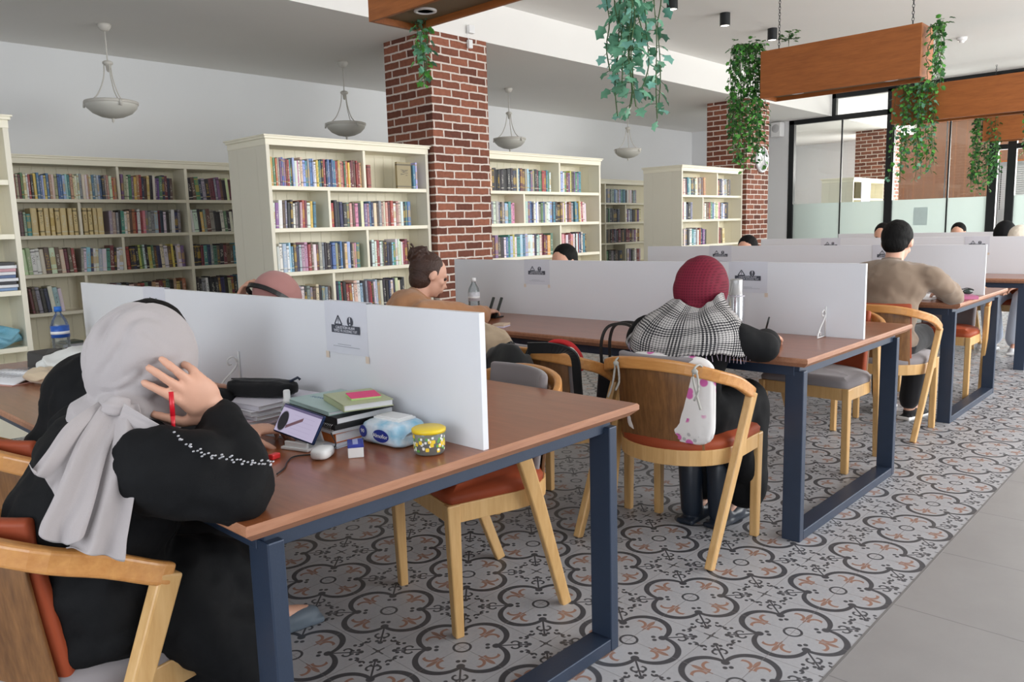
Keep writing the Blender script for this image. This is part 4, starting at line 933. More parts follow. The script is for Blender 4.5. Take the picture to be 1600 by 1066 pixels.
# --- maroon headscarf with checked shawl
mar, nt, b = newmat('maroon_scarf_cloth', .75, .25); x, y, z = sep(nt, coord(nt)); a_ = ((y + z)*300).sin() * ((y - z)*300).sin()
link(nt, mixc(nt, a_.gt(.25)*.45, lin((116, 30, 50)), lin((70, 14, 28))), b.inputs['Base Color']); bump(nt, X(nt, noise(nt, 9, detail=2)), .4, .012)
chk, nt, b = newmat('checked_shawl_cloth', .9, .1); x, y, z = sep(nt, coord(nt, 'UV'))
sx_, sy_ = (x*100).fract(), (y*28).fract(); bx_, by_ = (x*11).fract().gt(.5), (y*3.2).fract().gt(.5); hs_ = (x*200+y*56).fract().gt(.5)
blk = (sx_.gt(.5) * sy_.gt(.5)).max(hs_ * (sx_.gt(.5)).max(sy_.gt(.5))); st_ = (bx_ * sx_.gt(.42)).max(by_ * sy_.gt(.45)); pat = (blk * .75 + st_ * .6)._clamp()
link(nt, mixc(nt, pat, lin((206, 202, 200)), lin((32, 32, 38))), b.inputs['Base Color']); bump(nt, X(nt, noise(nt, 6, detail=2)), .5, .02)
def maroon_dress(T, P, rot):
    for y in (.22, .40): T.tube([(1.98, y, .52), (2.36, y, .53)], [.10, .085], 14, caps='round'); T.tube([(2.36, y, .53), (2.32, y-.01, .17)], [.09, .10], 14, caps='round')
    T.ell((2.15, .31, .48), (.26, .19, .10)); T.ell((2.29, .31, .33), (.10, .16, .18)); T.tube([(1.97, .20, .47), (2.15, .16, .42), (2.25, .16, .25)], [.06, .06, .05], 12, caps='round')
r2, P, rot, done = person('person in a maroon headscarf with a black and white checked shawl', (1.96, .30, .52), (2.02, .30, .78), (2.06, .31, .895), (2.15, .315, .992), (.82, -.05, -.5), up=(.5, 0, .85),
    armR=((2.10, .03, .80), (2.40, .15, .785)), armL=((2.14, .60, .79), (2.42, .45, .785)), legs=[((2.36, .40, .50), (2.22, .40, .09), (2.36, .40, .04)), ((2.36, .22, .50), (2.24, .28, .09), (2.38, .27, .04))],
    top=black_cloth, sleeve=1.15, disp=[('MARBLE', .008, .10, 6)], extra_top=maroon_dress, vox=.009, shoe=(mat('dark_blue_leather', (34, 42, 54), .35),), hands=(((.95, .2, 0), (0, .1, -1), dict(curl=(.5, .6, .6, .7))), ((.9, -.3, 0), (0, 0, -1))))
m = veil(P, rot, 1.0, fold=.0035, big=1.0, seed=4, nn=70, mm=44); m.tube([(2.11, .31, .92), (2.05, .305, .84)], [.085, .12], 20, caps='round'); done(m, 'headscarf', mar, remesh=.007, smooth_it=2)
for yb_, xb_ in ((.40, 2.22), (.28, 2.24)): done(MB().tube([(xb_, yb_, .26), (xb_, yb_, .16), (xb_+.005, yb_, .05)], [.056, .050, .046], 16, caps='round'), 'boot', mat('dark_blue_leather', (34, 42, 54), .35))
rows = []; cz = [(.985, .092, .092, .012), (.962, .108, .108, .0), (.940, .128, .142, -.005), (.912, .148, .185, -.01), (.880, .165, .218, -.01), (.850, .178, .236, -.01), (.818, .188, .246, -.01), (.790, .192, .246, -.01)]
for j, (z, rx, ry, dx) in enumerate(cz):
    row = []
    for k in range(73):
        a = 2*PI*k/72; wob = 1 + .030*math.sin(4*a+j*.9) + .05*mnoise.noise(V((math.cos(a)*1.6, math.sin(a)*1.6, j*.55)))
        zz = z + .014*math.sin(3*a+j*.4) + (.02*math.cos(a)*(1 if j < 3 else .6)) + .012*mnoise.noise(V((math.cos(a)*3, math.sin(a)*3, j*1.3)))
        row.append(V((2.075 - .05*(j/7) + dx + rx*math.cos(a)*wob, .295 + ry*math.sin(a)*wob, zz)))
    rows.append(row)
m = MB().grid(rows); o = done(m, 'checked_shawl', chk, solid=.006, sub=1, offset=1)
fr_ = MB(); R_ = random.Random(2)
for k in range(90): a = 2*PI*k/90; p = rows[-1][int(k*72/90)]; fr_.tube([p, p+V((R_.uniform(-.006, .006), R_.uniform(-.006, .006), -.022))], .0012, 3)
done(fr_, 'fringe', mat('lilac_fringe', (168, 156, 172), .9))
tl_ = MB(); tl_.grid(strip([(2.02, .48, .88), (2.00, .53, .84), (1.99, .56, .80), (2.0, .56, .77)], .08, .05, (1, 0, .1), (0, 1, 0), .012, 1.5, 8)); done(tl_, 'shawl_end', chk, solid=.004, sub=1)

# --- the man in the brown sweater
brown = fabric('brown_sweater_knit', (140, 122, 106), .6, 5, (1, 1, .6), .9, weave=300, dist=.03); black_tr = fabric('black_trousers', (22, 22, 26), .4, 8)
r3, P, rot, done = person('person with short dark hair in a brown sweater bending over the third table', (4.20, .28, .54), (4.30, .27, .86), (4.35, .29, .985), (4.42, .295, 1.115), (.86, .0, -.42), up=(.42, 0, .9), sh=.215,
    armR=((4.50, -.005, .80), (4.74, .12, .79)), armL=((4.50, .60, .80), (4.72, .42, .79)), legs=[((4.66, .42, .53), (4.70, .44, .09), (4.86, .44, .04)), ((4.64, .20, .53), (4.60, .24, .09), (4.72, .21, .04))], bottom=black_tr,
    top=brown, bulk=1.08, sleeve=1.15, vox=.008, hs=1.04, skin_=skin2, hands=(((.95, .2, 0), (0, 0, -1)), ((.9, -.3, 0), (0, 0, -1))), shoe=(mat('black_canvas', (26, 26, 30), .8), white_pl), smooth=5)
done(cap_hair(P, rot, 1.04, 'short'), 'hair', hair_dark, remesh=.006, smooth_it=1)
done(MB().tube([P(-.03, -.05, -.12), P(-.055, 0, -.125), P(-.03, .05, -.12)], .012, 10), 'collar', brown)

# --- the woman with the bun
tan = fabric('camel_sweater_knit', (178, 130, 94), .5, 5, weave=300); 
r4, P, rot, done = person('person with a brown hair bun and camel sweater leaning on the second table', (1.90, 2.02, .52), (2.00, 1.98, .80), (2.06, 1.97, .905), (2.13, 1.945, 1.025), (.86, -.42, -.35), up=(.36, -.1, .92), sh=.185,
    armR=((2.30, 1.76, .80), (2.52, 1.92, .79)), armL=((2.28, 2.28, .79), (2.50, 2.10, .79)), top=tan, vox=.008, hands=(((.9, .3, 0), (0, 0, -1)), ((.9, -.3, 0), (0, 0, -1))), legs=[((2.32, 2.1, .52), (2.3, 2.1, .09), (2.45, 2.1, .04)), ((2.32, 1.92, .52), (2.3, 1.92, .09), (2.45, 1.92, .04))], bottom=black_tr, sleeve=1.1, skin_=skin2, face=1)
m = cap_hair(P, rot, 1.0, 'bun')
def bun_fn(d, q): return q*(1+.16*math.sin(7*math.atan2(d.y, d.x)+5*d.z)+.12*mnoise.noise(d*4))
m.ell(P(-.098, 0, .082), (.044, .056, .044), rot, 30, 20, fn=bun_fn); m.ell(P(-.085, .02, .112), (.032, .040, .026), rot, 20, 14, fn=bun_fn)
for k in range(14): a = rnd.uniform(0, 6.28); m.tube([P(-.09, .03*math.cos(a), .09), P(-.10+.05*math.sin(a), .06*math.cos(a), .115+.03*math.sin(a*2)), P(-.09+.06*math.sin(a), .070*math.cos(a), .105)], .004, 5)
done(m, 'hair', hair_brown, remesh=.006, smooth_it=1)
done(MB().tube([(2.04, 1.985, .875), (2.085, 1.965, .93)], [.085, .066], 20), 'collar', tan)

# --- person beyond the first partition, head down, dusty pink headscarf
pink_m = fabric('dusty_pink_scarf_cloth', (172, 124, 120), .4, 7); navy_cl = fabric('navy_cloth', (30, 38, 74), .4, 7)
r5, P, rot, done = person('person in a dusty pink headscarf showing above the nearest partition', (1.58, 2.25, .52), (1.50, 2.25, .74), (1.45, 2.25, .85), (1.40, 2.26, .945), (-.7, -.1, -.7), up=(-.7, 0, .7), sh=.18,
    armR=((1.22, 2.42, .79), (1.27, 2.415, .935)), armL=((1.22, 2.00, .79), (1.0, 2.2, .79)), top=navy_cl, vox=.007, hands=(((.3, -.25, .85), (.6, -.8, 0), dict(curl=(.5, .5, .5, .6), s=.95)), None), legs=[((1.16, 2.15, .52), (1.20, 2.15, .09), (1.06, 2.15, .04)), ((1.16, 2.35, .52), (1.20, 2.35, .09), (1.06, 2.35, .04))], bottom=black_tr, shoe=(mat('dark_shoe', (40, 40, 44), .5),))
m = veil(P, rot, 1.0, fold=.003, seed=2, nn=60, mm=36); m.tube([P(0, 0, -.08), (1.47, 2.25, .82)], [.08, .11], 18, caps='round'); done(m, 'headscarf', pink_m, remesh=.008, smooth_it=2)
hb = MB().bar([P(.015+.122*.2*math.sin(a), .118*math.cos(a), .01+.146*math.sin(a)) for a in [PI*k/20 for k in range(21)]], .022, .008, up=lambda i: V(P(0, 0, .01))*-1+V(P(.015, .118*math.cos(PI*i/20), .01+.146*math.sin(PI*i/20))))
o = hb.build('headphone_band', black_m); tag(o, 'black headband across the dusty pink headscarf', 'headphones')

# --- black-clad person behind the grey headscarf
black_tr0 = black_cloth
r6, P, rot, done = person('person dressed in black with black hair, mostly hidden behind the grey headscarf', (-.02, 1.02, .52), (.10, .99, .80), (.17, .96, .88), (.235, .92, .965), (.8, -.1, -.6), up=(.6, 0, .8), sh=.18,
    armR=((.22, .72, .80), (.40, .86, .79)), armL=((.22, 1.32, .80), (.42, 1.15, .79)), legs=[((.45, 1.12, .50), (.62, 1.45, .09), (.78, 1.62, .04)), ((.45, .95, .50), (.50, .92, .09), (.64, .90, .04))], bottom=black_tr0, shoe=(mat('slate_shoe', (96, 108, 120), .6),), top=black_cloth, vox=.010, hands=(((1, 0, 0), (0, 0, -1)), ((1, 0, 0), (0, 0, -1))), bulk=1.1, sleeve=1.2)
done(cap_hair(P, rot, 1.05, 'long'), 'hair', hair_dark, remesh=.008, smooth_it=1)

# --- heads beyond the partitions
def far_person(lab, x, y, zt, hairm, cloth, kind='long', facing=-1, vm=None):
    h = zt-.105; r_, P, rot, done = person(lab, (x-facing*.22, y, .50), (x-facing*.14, y, h-.26), (x-facing*.06, y, h-.12), (x, y, h), (facing, 0, -.35), up=(facing*.35, 0, 1), sh=.18,
        armR=((x+facing*.05, y-facing*-.26, .80), (x+facing*.28, y+facing*.1, .79)), armL=((x+facing*.05, y-facing*.26, .80), (x+facing*.28, y-facing*.1, .79)), top=cloth, vox=.013, topvox=.018, face=1, grp=None)
    if vm: done(veil(P, rot, .97, fold=.003, seed=x, nn=50, mm=30), 'headscarf', vm, remesh=.009, smooth_it=2)
    else: done(cap_hair(P, rot, 1.0, kind), 'hair', hairm, remesh=.009, smooth_it=1)
    return r_
grey_cl = fabric('grey_cloth', (120, 122, 128), .4); cream_cl = fabric('cream_knit', (222, 212, 196), .5, 30)
far_person('person with brown hair looking over the second partition beside the bookcase', 3.58, 2.20, 1.125, hair_dark, grey_cl)
far_person('dark-haired person showing above the third partition before the clock pillar', 5.85, 1.98, 1.125, hair_dark, black_cloth)
far_person('dark-haired person beyond the fourth partition, behind the brown sweater', 8.0, 1.55, 1.19, hair_dark, cream_cl)
far_person('person with dark fringe under the second glass pane', 10.25, 1.40, 1.16, hair_dark, grey_cl)
far_person('person with a black headscarf beyond the fourth partition', 8.55, .56, 1.17, hair_dark, black_cloth, facing=1, vm=black_cloth)
grey_hood = fabric('pale_grey_hood', (208, 206, 204), .4)
wt = fabric('pale_blue_denim', (206, 216, 232), .6, 6, (1, 1, .5)); rust = fabric('rust_jacket', (160, 84, 48), .6, 7)
r7, P, rot, done = person('person in pale trousers, rust top and cream hat behind the sunglasses table', (8.00, .34, .50), (7.98, .33, .76), (7.95, .32, .92), (7.90, .31, 1.03), (-1, 0, -.3), up=(-.3, 0, 1), sh=.18,
    armR=((7.80, .60, .72), (7.62, .42, .62)), armL=((7.78, .08, .72), (7.60, .26, .62)), top=rust, bottom=wt, vox=.010, foot_r=.085, legs=[((7.58, .20, .52), (7.72, .26, .10), (7.58, .25, .04)), ((7.60, .46, .52), (7.82, .46, .10), (7.70, .47, .04))],
    shoe=(mat('white_sneaker', (220, 222, 226), .6), white_pl), hands=(((-.7, -.5, -.2), (0, 0, -1)), ((-.7, .5, -.2), (0, 0, -1))), face=1)
done(MB().ell(P(-.01, 0, .035), (.112, .096, .102), rot, 30, 20, fn=lambda d, q: q*(1+.02*math.sin(16*math.atan2(d.y, d.x)))), 'knit_hat', cream_cl, remesh=.008)
# ------------------------------------------------------------------ things on the nearest table
TZ = .7502
def place(o, loc, rz=0, rot=None):
    o.location = loc
    if rot is not None: o.rotation_euler = rot.to_euler()
    else: o.rotation_euler = (0, 0, rz)
    return o
def basis(x, y): x = V(x).normalized(); y = V(y); y = (y-x*x.dot(y)).normalized(); return Matrix((x, y, x.cross(y))).transposed()
# phone on its stand
ph = thing('smartphone', 'smartphone in landscape on a small stand showing a pale lilac screen', 'phone', (.350, .385, TZ+.062)); rp = basis((.16, -.97, -.13), (.50, .0, .86)); ph.rotation_euler = rp.to_euler()
MB().box((0, 0, -.004), (.142, .074, .008)).build('body', mat('dark_blue_metal', (24, 44, 84), .3, metal=.5), ph, bevel=.003)
scr = bpy.data.materials.new('lit_screen'); scr.use_nodes = True; nt = scr.node_tree; b = nt.nodes['Principled BSDF']; x, y, z = sep(nt, coord(nt)); b.inputs['Roughness'].default_value = .15
arm_ = ((x*.62 + y*-1.0 + .004)*1.0).abs().soft(.0045, .002) * x.gt(-.035) * x.lt(.012); bl_ = ((((x+.050)*(x+.050))*1.2 + ((y+.006)*(y+.006))*.45).sqrt()).soft(.017, .003); bar_ = y.gt(.027); ln_ = ((y/.011).fract() - .5).abs().soft(.05, .03) * x.gt(-.02) * x.lt(.05) * .25
c = mixc(nt, ln_, lin((206, 196, 226)), lin((150, 140, 180))); c = mixc(nt, bar_, c, lin((112, 102, 140))); c = mixc(nt, arm_, c, lin((120, 84, 96))); c = mixc(nt, bl_, c, lin((24, 20, 30)))
link(nt, c, b.inputs['Emission Color']); b.inputs['Emission Strength'].default_value = .62; b.inputs['Base Color'].default_value = (.02, .02, .02, 1)
MB().box((0, 0, .0004), (.134, .067, .0012)).build('screen', scr, ph)
st = thing('phone_stand', 'small white folding stand under the lit smartphone', 'stand', (.365, .385, TZ), math.radians(-74))
MB().box((0, .01, .004), (.085, .10, .007)).build('base', white_pl, st, bevel=.002); MB().bar([(0, .035, .006), (0, .012, .075)], .06, .005, up=(0, 1, 0)).build('support', white_pl, st, bevel=.002); MB().box((0, -.030, .013), (.07, .008, .014)).build('lip', white_pl, st, bevel=.002)
cb = MB().tube(catmull([(.385, .300, .795), (.385, .285, .765), (.350, .300, .7525), (.30, .325, .7525), (.265, .300, .7525), (.235, .262, .7525), (.20, .235, .7525)], 8), .0016, 6); tag(cb.build('charging_cable', black_m), 'thin black charging cable trailing from the phone to the sleeve', 'cable')
o = MB().box((0, 0, .0065), (.026, .016, .013)).build('usb_plug', mat('red_translucent', (226, 52, 54), .3), bevel=.003); place(tag(o, 'tiny red plug beside the black sleeve', 'plug'), (.262, .352, TZ), .3)
# earbud case
e = thing('earbud_case', 'rounded white earbud case in front of the phone', 'case', (.338, .268, TZ), .55)
MB().ell((0, 0, .0135), (.031, .0225, .0135), n=28, m=14, fn=lambda d, q: V((.031*math.copysign(abs(d.x)**.6, d.x), .0225*math.copysign(abs(d.y)**.7, d.y), .0135*math.copysign(abs(d.z)**.6, d.z)))).build('shell', white_pl, e)
MB().tube([(.0305*math.cos(a), .0222*math.sin(a), .017) for a in [2*PI*k/28 for k in range(29)]], .0004, 4).build('lid_seam', mat('seam_grey', (150, 150, 152), .5), e)
# small tissue packet
pk = thing('eraser_box', 'small white packet with blue top and wavy print, before the wipes', 'packet', (.400, .225, TZ), math.radians(-34))
MB().box((0, 0, .015), (.036, .052, .030)).build('carton', white_pl, pk, bevel=.002); MB().box((0, 0, .0302), (.0362, .0522, .004)).box((.0005, 0, .027), (.0372, .0526, .006)).build('sleeve_top', mat('cobalt_print', (48, 62, 158), .4), pk, bevel=.001); MB().box((0, 0, .0325), (.012, .046, .0008)).build('pale_wave', mat('pale_print', (170, 178, 222), .4), pk)
# wet wipes
wm, nt, b = newmat('wipes_wrapper', .28); x, y, z = sep(nt, coord(nt)); f = X(nt, noise(nt, 22, detail=3))
link(nt, mixc(nt, (f - .42)*3.2 + (y*-4 + .05), lin((226, 236, 246)), lin((132, 196, 226))), b.inputs['Base Color']); bump(nt, X(nt, noise(nt, 30, detail=3)), .5, .008)
wp = thing('wet_wipes_pack', 'pale blue wet wipes pack with white lid leaning by the jar', 'wipes', (.530, .245, TZ), math.radians(4))
def pillow(d, q): return V((.052*math.copysign(abs(d.x)**.35, d.x)*(1-.25*max(0, abs(q.z)-.01)*20*.3), .078*math.copysign(abs(d.y)**.30, d.y)*(1 - .22*(d.z+1)/2), .030*math.copysign(abs(d.z)**.45, d.z)))
m = MB().ell((0, 0, .030), (1, 1, 1), n=48, m=28, fn=lambda d, q: pillow(d, V((0, 0, d.z*.03))) + V((0, 0, .002*mnoise.noise(d*4))))
m.grid([[V((-.048+.096*k/8, -.074-.0*i+(-.012*i/3), .030+.012*math.sin(k*.8)*i/3-.0*i)) for k in range(9)] for i in range(4)]); m.build('wrapper', wm, wp)
MB().box((.005, 0, .0615), (.058, .092, .006)).box((.005, 0, .0655), (.050, .080, .004)).build('lid', white_pl, wp, bevel=.003)
lg = MB(); n = 28; cc = V((-.0545, -.012, .028)); lg.add([cc]+[cc+V((0, .028*math.cos(2*PI*k/n), .0155*math.sin(2*PI*k/n))) for k in range(n)], [(0, 1+(k+1) % n, 1+k) for k in range(n)]); cc2 = V((-.0545, .052, .032)); lg.add([cc2]+[cc2+V((0, .013*math.cos(2*PI*k/n), .015*math.sin(2*PI*k/n))) for k in range(n)], [(0, 1+(k+1) % n, 1+k) for k in range(n)])
lg.build('logo_oval', mat('logo_blue', (36, 52, 140), .4), wp, solid=.0006)
ry = (math.sin(math.radians(4)), -math.cos(math.radians(4)), 0)
def onp(p): a = math.radians(4); return V((.530+p[0]*math.cos(a)-p[1]*math.sin(a), .245+p[0]*math.sin(a)+p[1]*math.cos(a), TZ+p[2]))
text('Almoflor', .0145, onp((-.0556, -.012, .028)), ry, (0, 0, 1), white_pl, wp, extr=.0002); text('90', .013, onp((-.0556, .052, .033)), ry, (0, 0, 1), white_pl, wp, extr=.0002)
# glass jar with yellow lid
jr = thing('glass_jar', 'small flower-printed glass jar with yellow lid near the partition end', 'jar', (.520, .100, TZ))
gm = glass_material('jar_glass', (.98, .99, .98, 1), milk=.30)
MB().lathe([(0, .002), (.033, .002), (.0355, .006), (.0375, .05), (.0375, .054)], n=36).build('glass_body', gm, jr)
MB().lathe([(0, .0625), (.036, .0625), (.0402, .060), (.0402, .0525), (.0375, .0525), (.037, .055), (0, .055)], n=36).build('lid', mat('yellow_lid', (236, 204, 44), .35), jr)
MB().lathe([(0, .0088), (.033, .0088), (.0335, .016), (0, .017)], n=24).build('contents', mat('dark_contents', (96, 48, 30), .7), jr)
for nm_, colr, cnt, rr in (('yellow_flower_print', (240, 204, 56), 34, .0055), ('leaf_print', (96, 160, 76), 40, .0038), ('white_flower_print', (240, 240, 236), 60, .0034)):
    m = MB()
    for k in range(cnt):
        a = rnd.uniform(0, 2*PI); z = rnd.uniform(.012, .046); rad = .0362+.0016*z/.05; c0 = V((rad*math.cos(a), rad*math.sin(a), z)); tn = V((-math.sin(a), math.cos(a), 0)); q = 8
        m.add([c0]+[c0+(tn*math.cos(2*PI*j/q)*(1+.25*(j % 2)) + V((0, 0, math.sin(2*PI*j/q)*(1+.25*(j % 2)))))*rr*.8 for j in range(q)], [(0, 1+j, 1+(j+1) % q) for j in range(q)])
    m.build(nm_, mat(nm_, colr, .5), jr, solid=.0004)
# spray bottle
sb = thing('spray_bottle', 'small clear spray bottle with white cap behind the phone', 'bottle', (.432, .570, TZ))
MB().lathe([(0, 0), (.017, 0), (.018, .004), (.018, .058), (.014, .066), (.009, .070), (0, .070)], n=24).build('body', glass_material('spray_plastic', (.9, .94, .92, 1), milk=.35), sb)
MB().lathe([(0, .068), (.0115, .068), (.0115, .082), (.0095, .084), (.0090, .104), (.0075, .108), (0, .108)], n=20).build('cap', white_pl, sb); MB().lathe([(.0183, .026), (.0183, .054)], n=24).build('label', mat('spray_label', (226, 232, 222), .5), sb)
d_ = V((-.72, -.69, 0)); c0 = V((0, 0, .040)) + d_*.0190; t_ = V((-.69, .72, 0)); MB().add([c0]+[c0+t_*.0115*math.cos(2*PI*k/20)+V((0, 0, .0105*math.sin(2*PI*k/20))) for k in range(20)], [(0, 1+k, 1+(k+1) % 20) for k in range(20)]).build('green_badge', mat('badge_green', (66, 120, 66), .5), sb, solid=.0005, offset=0)
# stacks of books between phone and partition
def flatbook(nm, lab, loc, w_, d_, h_, rz, cov, spine='-x', pg=None, cat='book', grp=None, curl=0):
    t = thing(nm, lab, cat, loc, rz, grp); cm = mat('cover_%d_%d_%d' % cov, cov, .42)
    c = MB().box((0, 0, .0009), (w_, d_, .0018)).box((0, 0, h_-.0009), (w_, d_, .0018))
    if spine == '-x': c.box((-w_/2+.001, 0, h_/2), (.002, d_, h_))
    if spine == '-y': c.box((0, -d_/2+.001, h_/2), (w_, .002, h_))
    c.build('cover', cm, t, bevel=.0006); MB().box((.001, .001, h_/2), (w_-.006, d_-.006, h_-.0037)).build('pages', pg or paper, t); return t
s0 = flatbook('magazine', 'white and blue magazine at the bottom of the stack beside the wipes', (.478, .452, TZ), .20, .27, .007, .16, (214, 222, 236))
s1 = flatbook('book', 'orange-spined paperback below the spiral notebook', (.488, .445, TZ+.0072), .16, .235, .024, .04, (206, 110, 48), cat='book')
s2 = flatbook('notebook', 'thin white notebook lying on the orange-spined paperback', (.497, .44, TZ+.0314), .17, .24, .010, -.06, (226, 224, 226), cat='notebook')
sp = thing('spiral_notebook', 'black spiral-bound notebook under the black book', 'notebook', (.497, .437, TZ+.0416), -.02)
MB().box((0, 0, .0065), (.175, .245, .013)).build('cover', black_m, sp, bevel=.001); m = MB()
for k in range(34): yy = -.115+k*.007; m.tube([(-.0875+.0075*math.cos(a), yy, .0065+.0085*math.sin(a)) for a in [2*PI*j/10 for j in range(11)]], .0008, 4, caps=False)
m.build('wire_binding', chrome, sp)
s3 = flatbook('book', 'black paperback with white spine lettering on the spiral notebook', (.500, .435, TZ+.0557), .17, .25, .017, -.03, (26, 26, 30))
text('İNGİLİZCE SORU BANKASI', .0095, (.4143, .445, TZ+.0645), (math.sin(-.03)*-1, -math.cos(-.03), 0), (0, 0, 1), paper, s3, extr=.0002)
s4 = flatbook('book', 'pale grey-green book with blue lettering lying on the black paperback', (.505, .455, TZ+.0730), .165, .235, .010, -.10, (172, 196, 192))
text('KONU ANLATIMI', .02, (.50, .47, TZ+.0832), (.1, -1, 0), (1, .1, 0), mat('cover_print_blue', (80, 120, 158), .5), s4, extr=.0001)
s5 = flatbook('book', 'sage green book with white page block under the pink notes', (.520, .375, TZ+.0832), .13, .17, .017, -.30, (186, 192, 150))
sn = thing('sticky_notes', 'block of hot pink sticky notes above pale green ones', 'sticky notes', (.528, .362, TZ+.1004), -.42)
MB().box((0, 0, .0022), (.076, .076, .0044)).build('green_sheets', mat('pale_green_paper', (196, 226, 150), .7), sn); MB().box((0, 0, .0052), (.0755, .0755, .0015)).build('pink_sheets', mat('hot_pink_paper', (246, 74, 134), .6), sn)
z_ = TZ; gn = 'notebooks stacked under the pencil case'
for i, (c_, h_, r_, w_) in enumerate((((206, 190, 196), .008, .10, .22), ((226, 206, 214), .012, -.05, .22), ((222, 222, 228), .012, .08, .21), ((228, 226, 232), .013, .0, .21), ((226, 222, 232), .014, .12, .21))):
    flatbook('notebook', ('%s notebook, %s from the bottom beneath the black pencil case' % (('mauve', 'pink-edged', 'pale grey', 'white', 'lilac-white')[i], ORD[i])), (.475, .80, z_), w_, .29, h_, r_, c_, cat='notebook', grp=gn); z_ += h_+.0003
pc = thing('pencil_case', 'long soft black pencil case lying on the notebook pile', 'pencil case', (.470, .765, z_), math.radians(-62))
MB().ell((0, 0, .024), (1, 1, 1), n=40, m=24, fn=lambda d, q: V((.108*math.copysign(abs(d.x)**.4, d.x), .040*math.copysign(abs(d.y)**.7, d.y)*(1-.1*abs(d.x)), .024*math.copysign(abs(d.z)**.55, d.z)*(1-.1*d.x))) + V((0, 0, .004*mnoise.noise(d*3)))).build('pouch', fabric('black_canvas_case', (26, 26, 28), .4, 20, sheen=.1), pc)
MB().tube([(-.10, 0, .0475), (-.03, .002, .0485), (.05, -.002, .0465), (.09, 0, .044)], .0022, 5).build('zip', black_m, pc); MB().tube([(.09, 0, .044), (.112, .006, .055), (.118, .008, .048)], .004, 6).build('zip_pull', mat('dark_navy_tab', (30, 38, 58), .5), pc)
o = MB().ell((0, 0, .016), (.042, .024, .017), n=24, m=14, fn=lambda d, q: q*(1+.15*mnoise.noise(d*3))).build('coin_pouch', mat('orange_leather', (226, 84, 44), .45)); place(tag(o, 'small orange pouch behind the fingertips touching the phone', 'pouch'), (.415, .50, TZ), 1.2)
o = MB().tube([(.017*math.cos(a), 0, .030+.030*math.sin(a)) for a in [2*PI*k/24 for k in range(25)]], .0032, 8).build('white_ring_clip', white_pl); place(tag(o, 'upright white ring clip next to the clear spray bottle', 'ring'), (.425, .515, TZ), -1.0)

# ------------------------------------------------------------------ far end of the nearest table
def water_bottle(x, y, z, lab, capc, h=.225, r=.033, ribs=True, labc=(40, 90, 178)):
    t = thing('water_bottle', lab, 'bottle', (x, y, z)); s = h/.225
    pr = [(0, .004), (.022, 0), (r, .010), (r, .05)] + [(r-(.0022 if k % 2 else 0), .055+.006*k) for k in range(6)] + [(r, .10), (r, .145), (r*.85, .168), (.016, .192), (.0125, .196), (.0125, .206)]
    MB().lathe([(a, b_*s) for a, b_ in pr], n=28).build('body', pet, t); MB().lathe([(0, .225*s), (.0145, .225*s), (.015, .205*s), (.0125, .205*s)], n=20).build('cap', mat('cap_%d' % capc[2], capc, .4), t)
    MB().lathe([(r+.0006, .098*s), (r+.0006, .146*s)], n=28).build('label', mat('bottle_label_%d' % labc[0], labc, .35, var=.35, nscale=40), t); MB().lathe([(r+.0008, .112*s), (r+.0008, .124*s)], n=28).build('label_band', white_pl, t)
    return t
water_bottle(.47, 2.47, TZ, 'water bottle with bright blue cap and label at the table end', (40, 110, 200), h=.235, r=.036)
def cloth_lump(nm, lab, loc, r, colr, seed, rz=0, cat='bag', k=.3, bmp=.5, material=None):
    o = MB().ell((0, 0, r[2]*.92), r, n=56, m=32, fn=lambda d, q: V((q.x*(1+k*mnoise.noise(d*1.7+V((seed, 0, 0)))), q.y*(1+k*mnoise.noise(d*1.9+V((0, seed, 0)))), max(-r[2]*.92, q.z*(1+k*1.1*mnoise.noise(d*2.6+V((0, 0, seed)))) + r[2]*.22*math.sin(d.x*6+d.y*4+seed)*(1-abs(d.z))))))
    o = o.build(nm, material or fabric('cloth_%d_%d' % (colr[0], seed), colr, bmp, 12)); return place(tag(o, lab, cat), loc, rz)
cloth_lump('tote_bag', 'crumpled white cloth tote bag on the table beyond the headscarf', (.40, 1.99, TZ), (.19, .12, .055), (222, 222, 218), 3, -.9)
cloth_lump('pouch_bag', 'small crumpled beige cloth pouch before the white tote', (.24, 1.93, TZ), (.055, .09, .030), (206, 186, 158), 7, .2)
pb = MB().box((0, 0, .028), (.10, .15, .055), taper=.8).build('paper_bag', mat('kraft_paper', (200, 170, 134), .8, bmp=.3, bscale=20), bevel=.004); place(tag(pb, 'kraft paper bag with dark green strokes behind the tote', 'bag'), (.60-.11, 2.22, TZ), .5)
m = MB()
for k in range(3): m.bar([(-.052, -.02+k*.02, .012), (-.046, -.026+k*.02, .044)], .002, .008, up=(0, 1, 0))
m.build('green_strokes', mat('forest_print', (30, 70, 50), .6), pb)
gp = MB().add([(0, 0, 0), (.10, .02, 0), (.12, .10, 0), (.0, .09, 0), (-.012, -.01, .06), (.09, -.02, .085), (.14, .09, .07), (.02, .10, .08)], [(3, 2, 1, 0), (4, 5, 6, 7), (0, 1, 5, 4), (1, 2, 6, 5), (2, 3, 7, 6), (3, 0, 4, 7)]).build('spectacle_case', mat('charcoal_felt', (66, 64, 62), .7), bevel=.012, seg=3); place(tag(gp, 'angular charcoal case in front of the blue-capped bottle', 'case'), (.33, 2.22, TZ), .6)
ob = thing('open_book', 'open book with printed pages at the table edge', 'book', (.20, 2.12, TZ), .35); m = MB()
for s in (-1, 1): m.grid([[V((s*.105*k/8, yy, .004+.016*math.sin(PI*(k/8)**.6)*(1 if k else .2))) for k in range(9)] for yy in (-.13, 0, .13)])
m.build('pages', paper, ob, solid=.006, offset=1); MB().box((0, 0, .0015), (.225, .27, .003)).build('cover', mat('rose_cover', (206, 160, 150), .5), ob); m = MB()
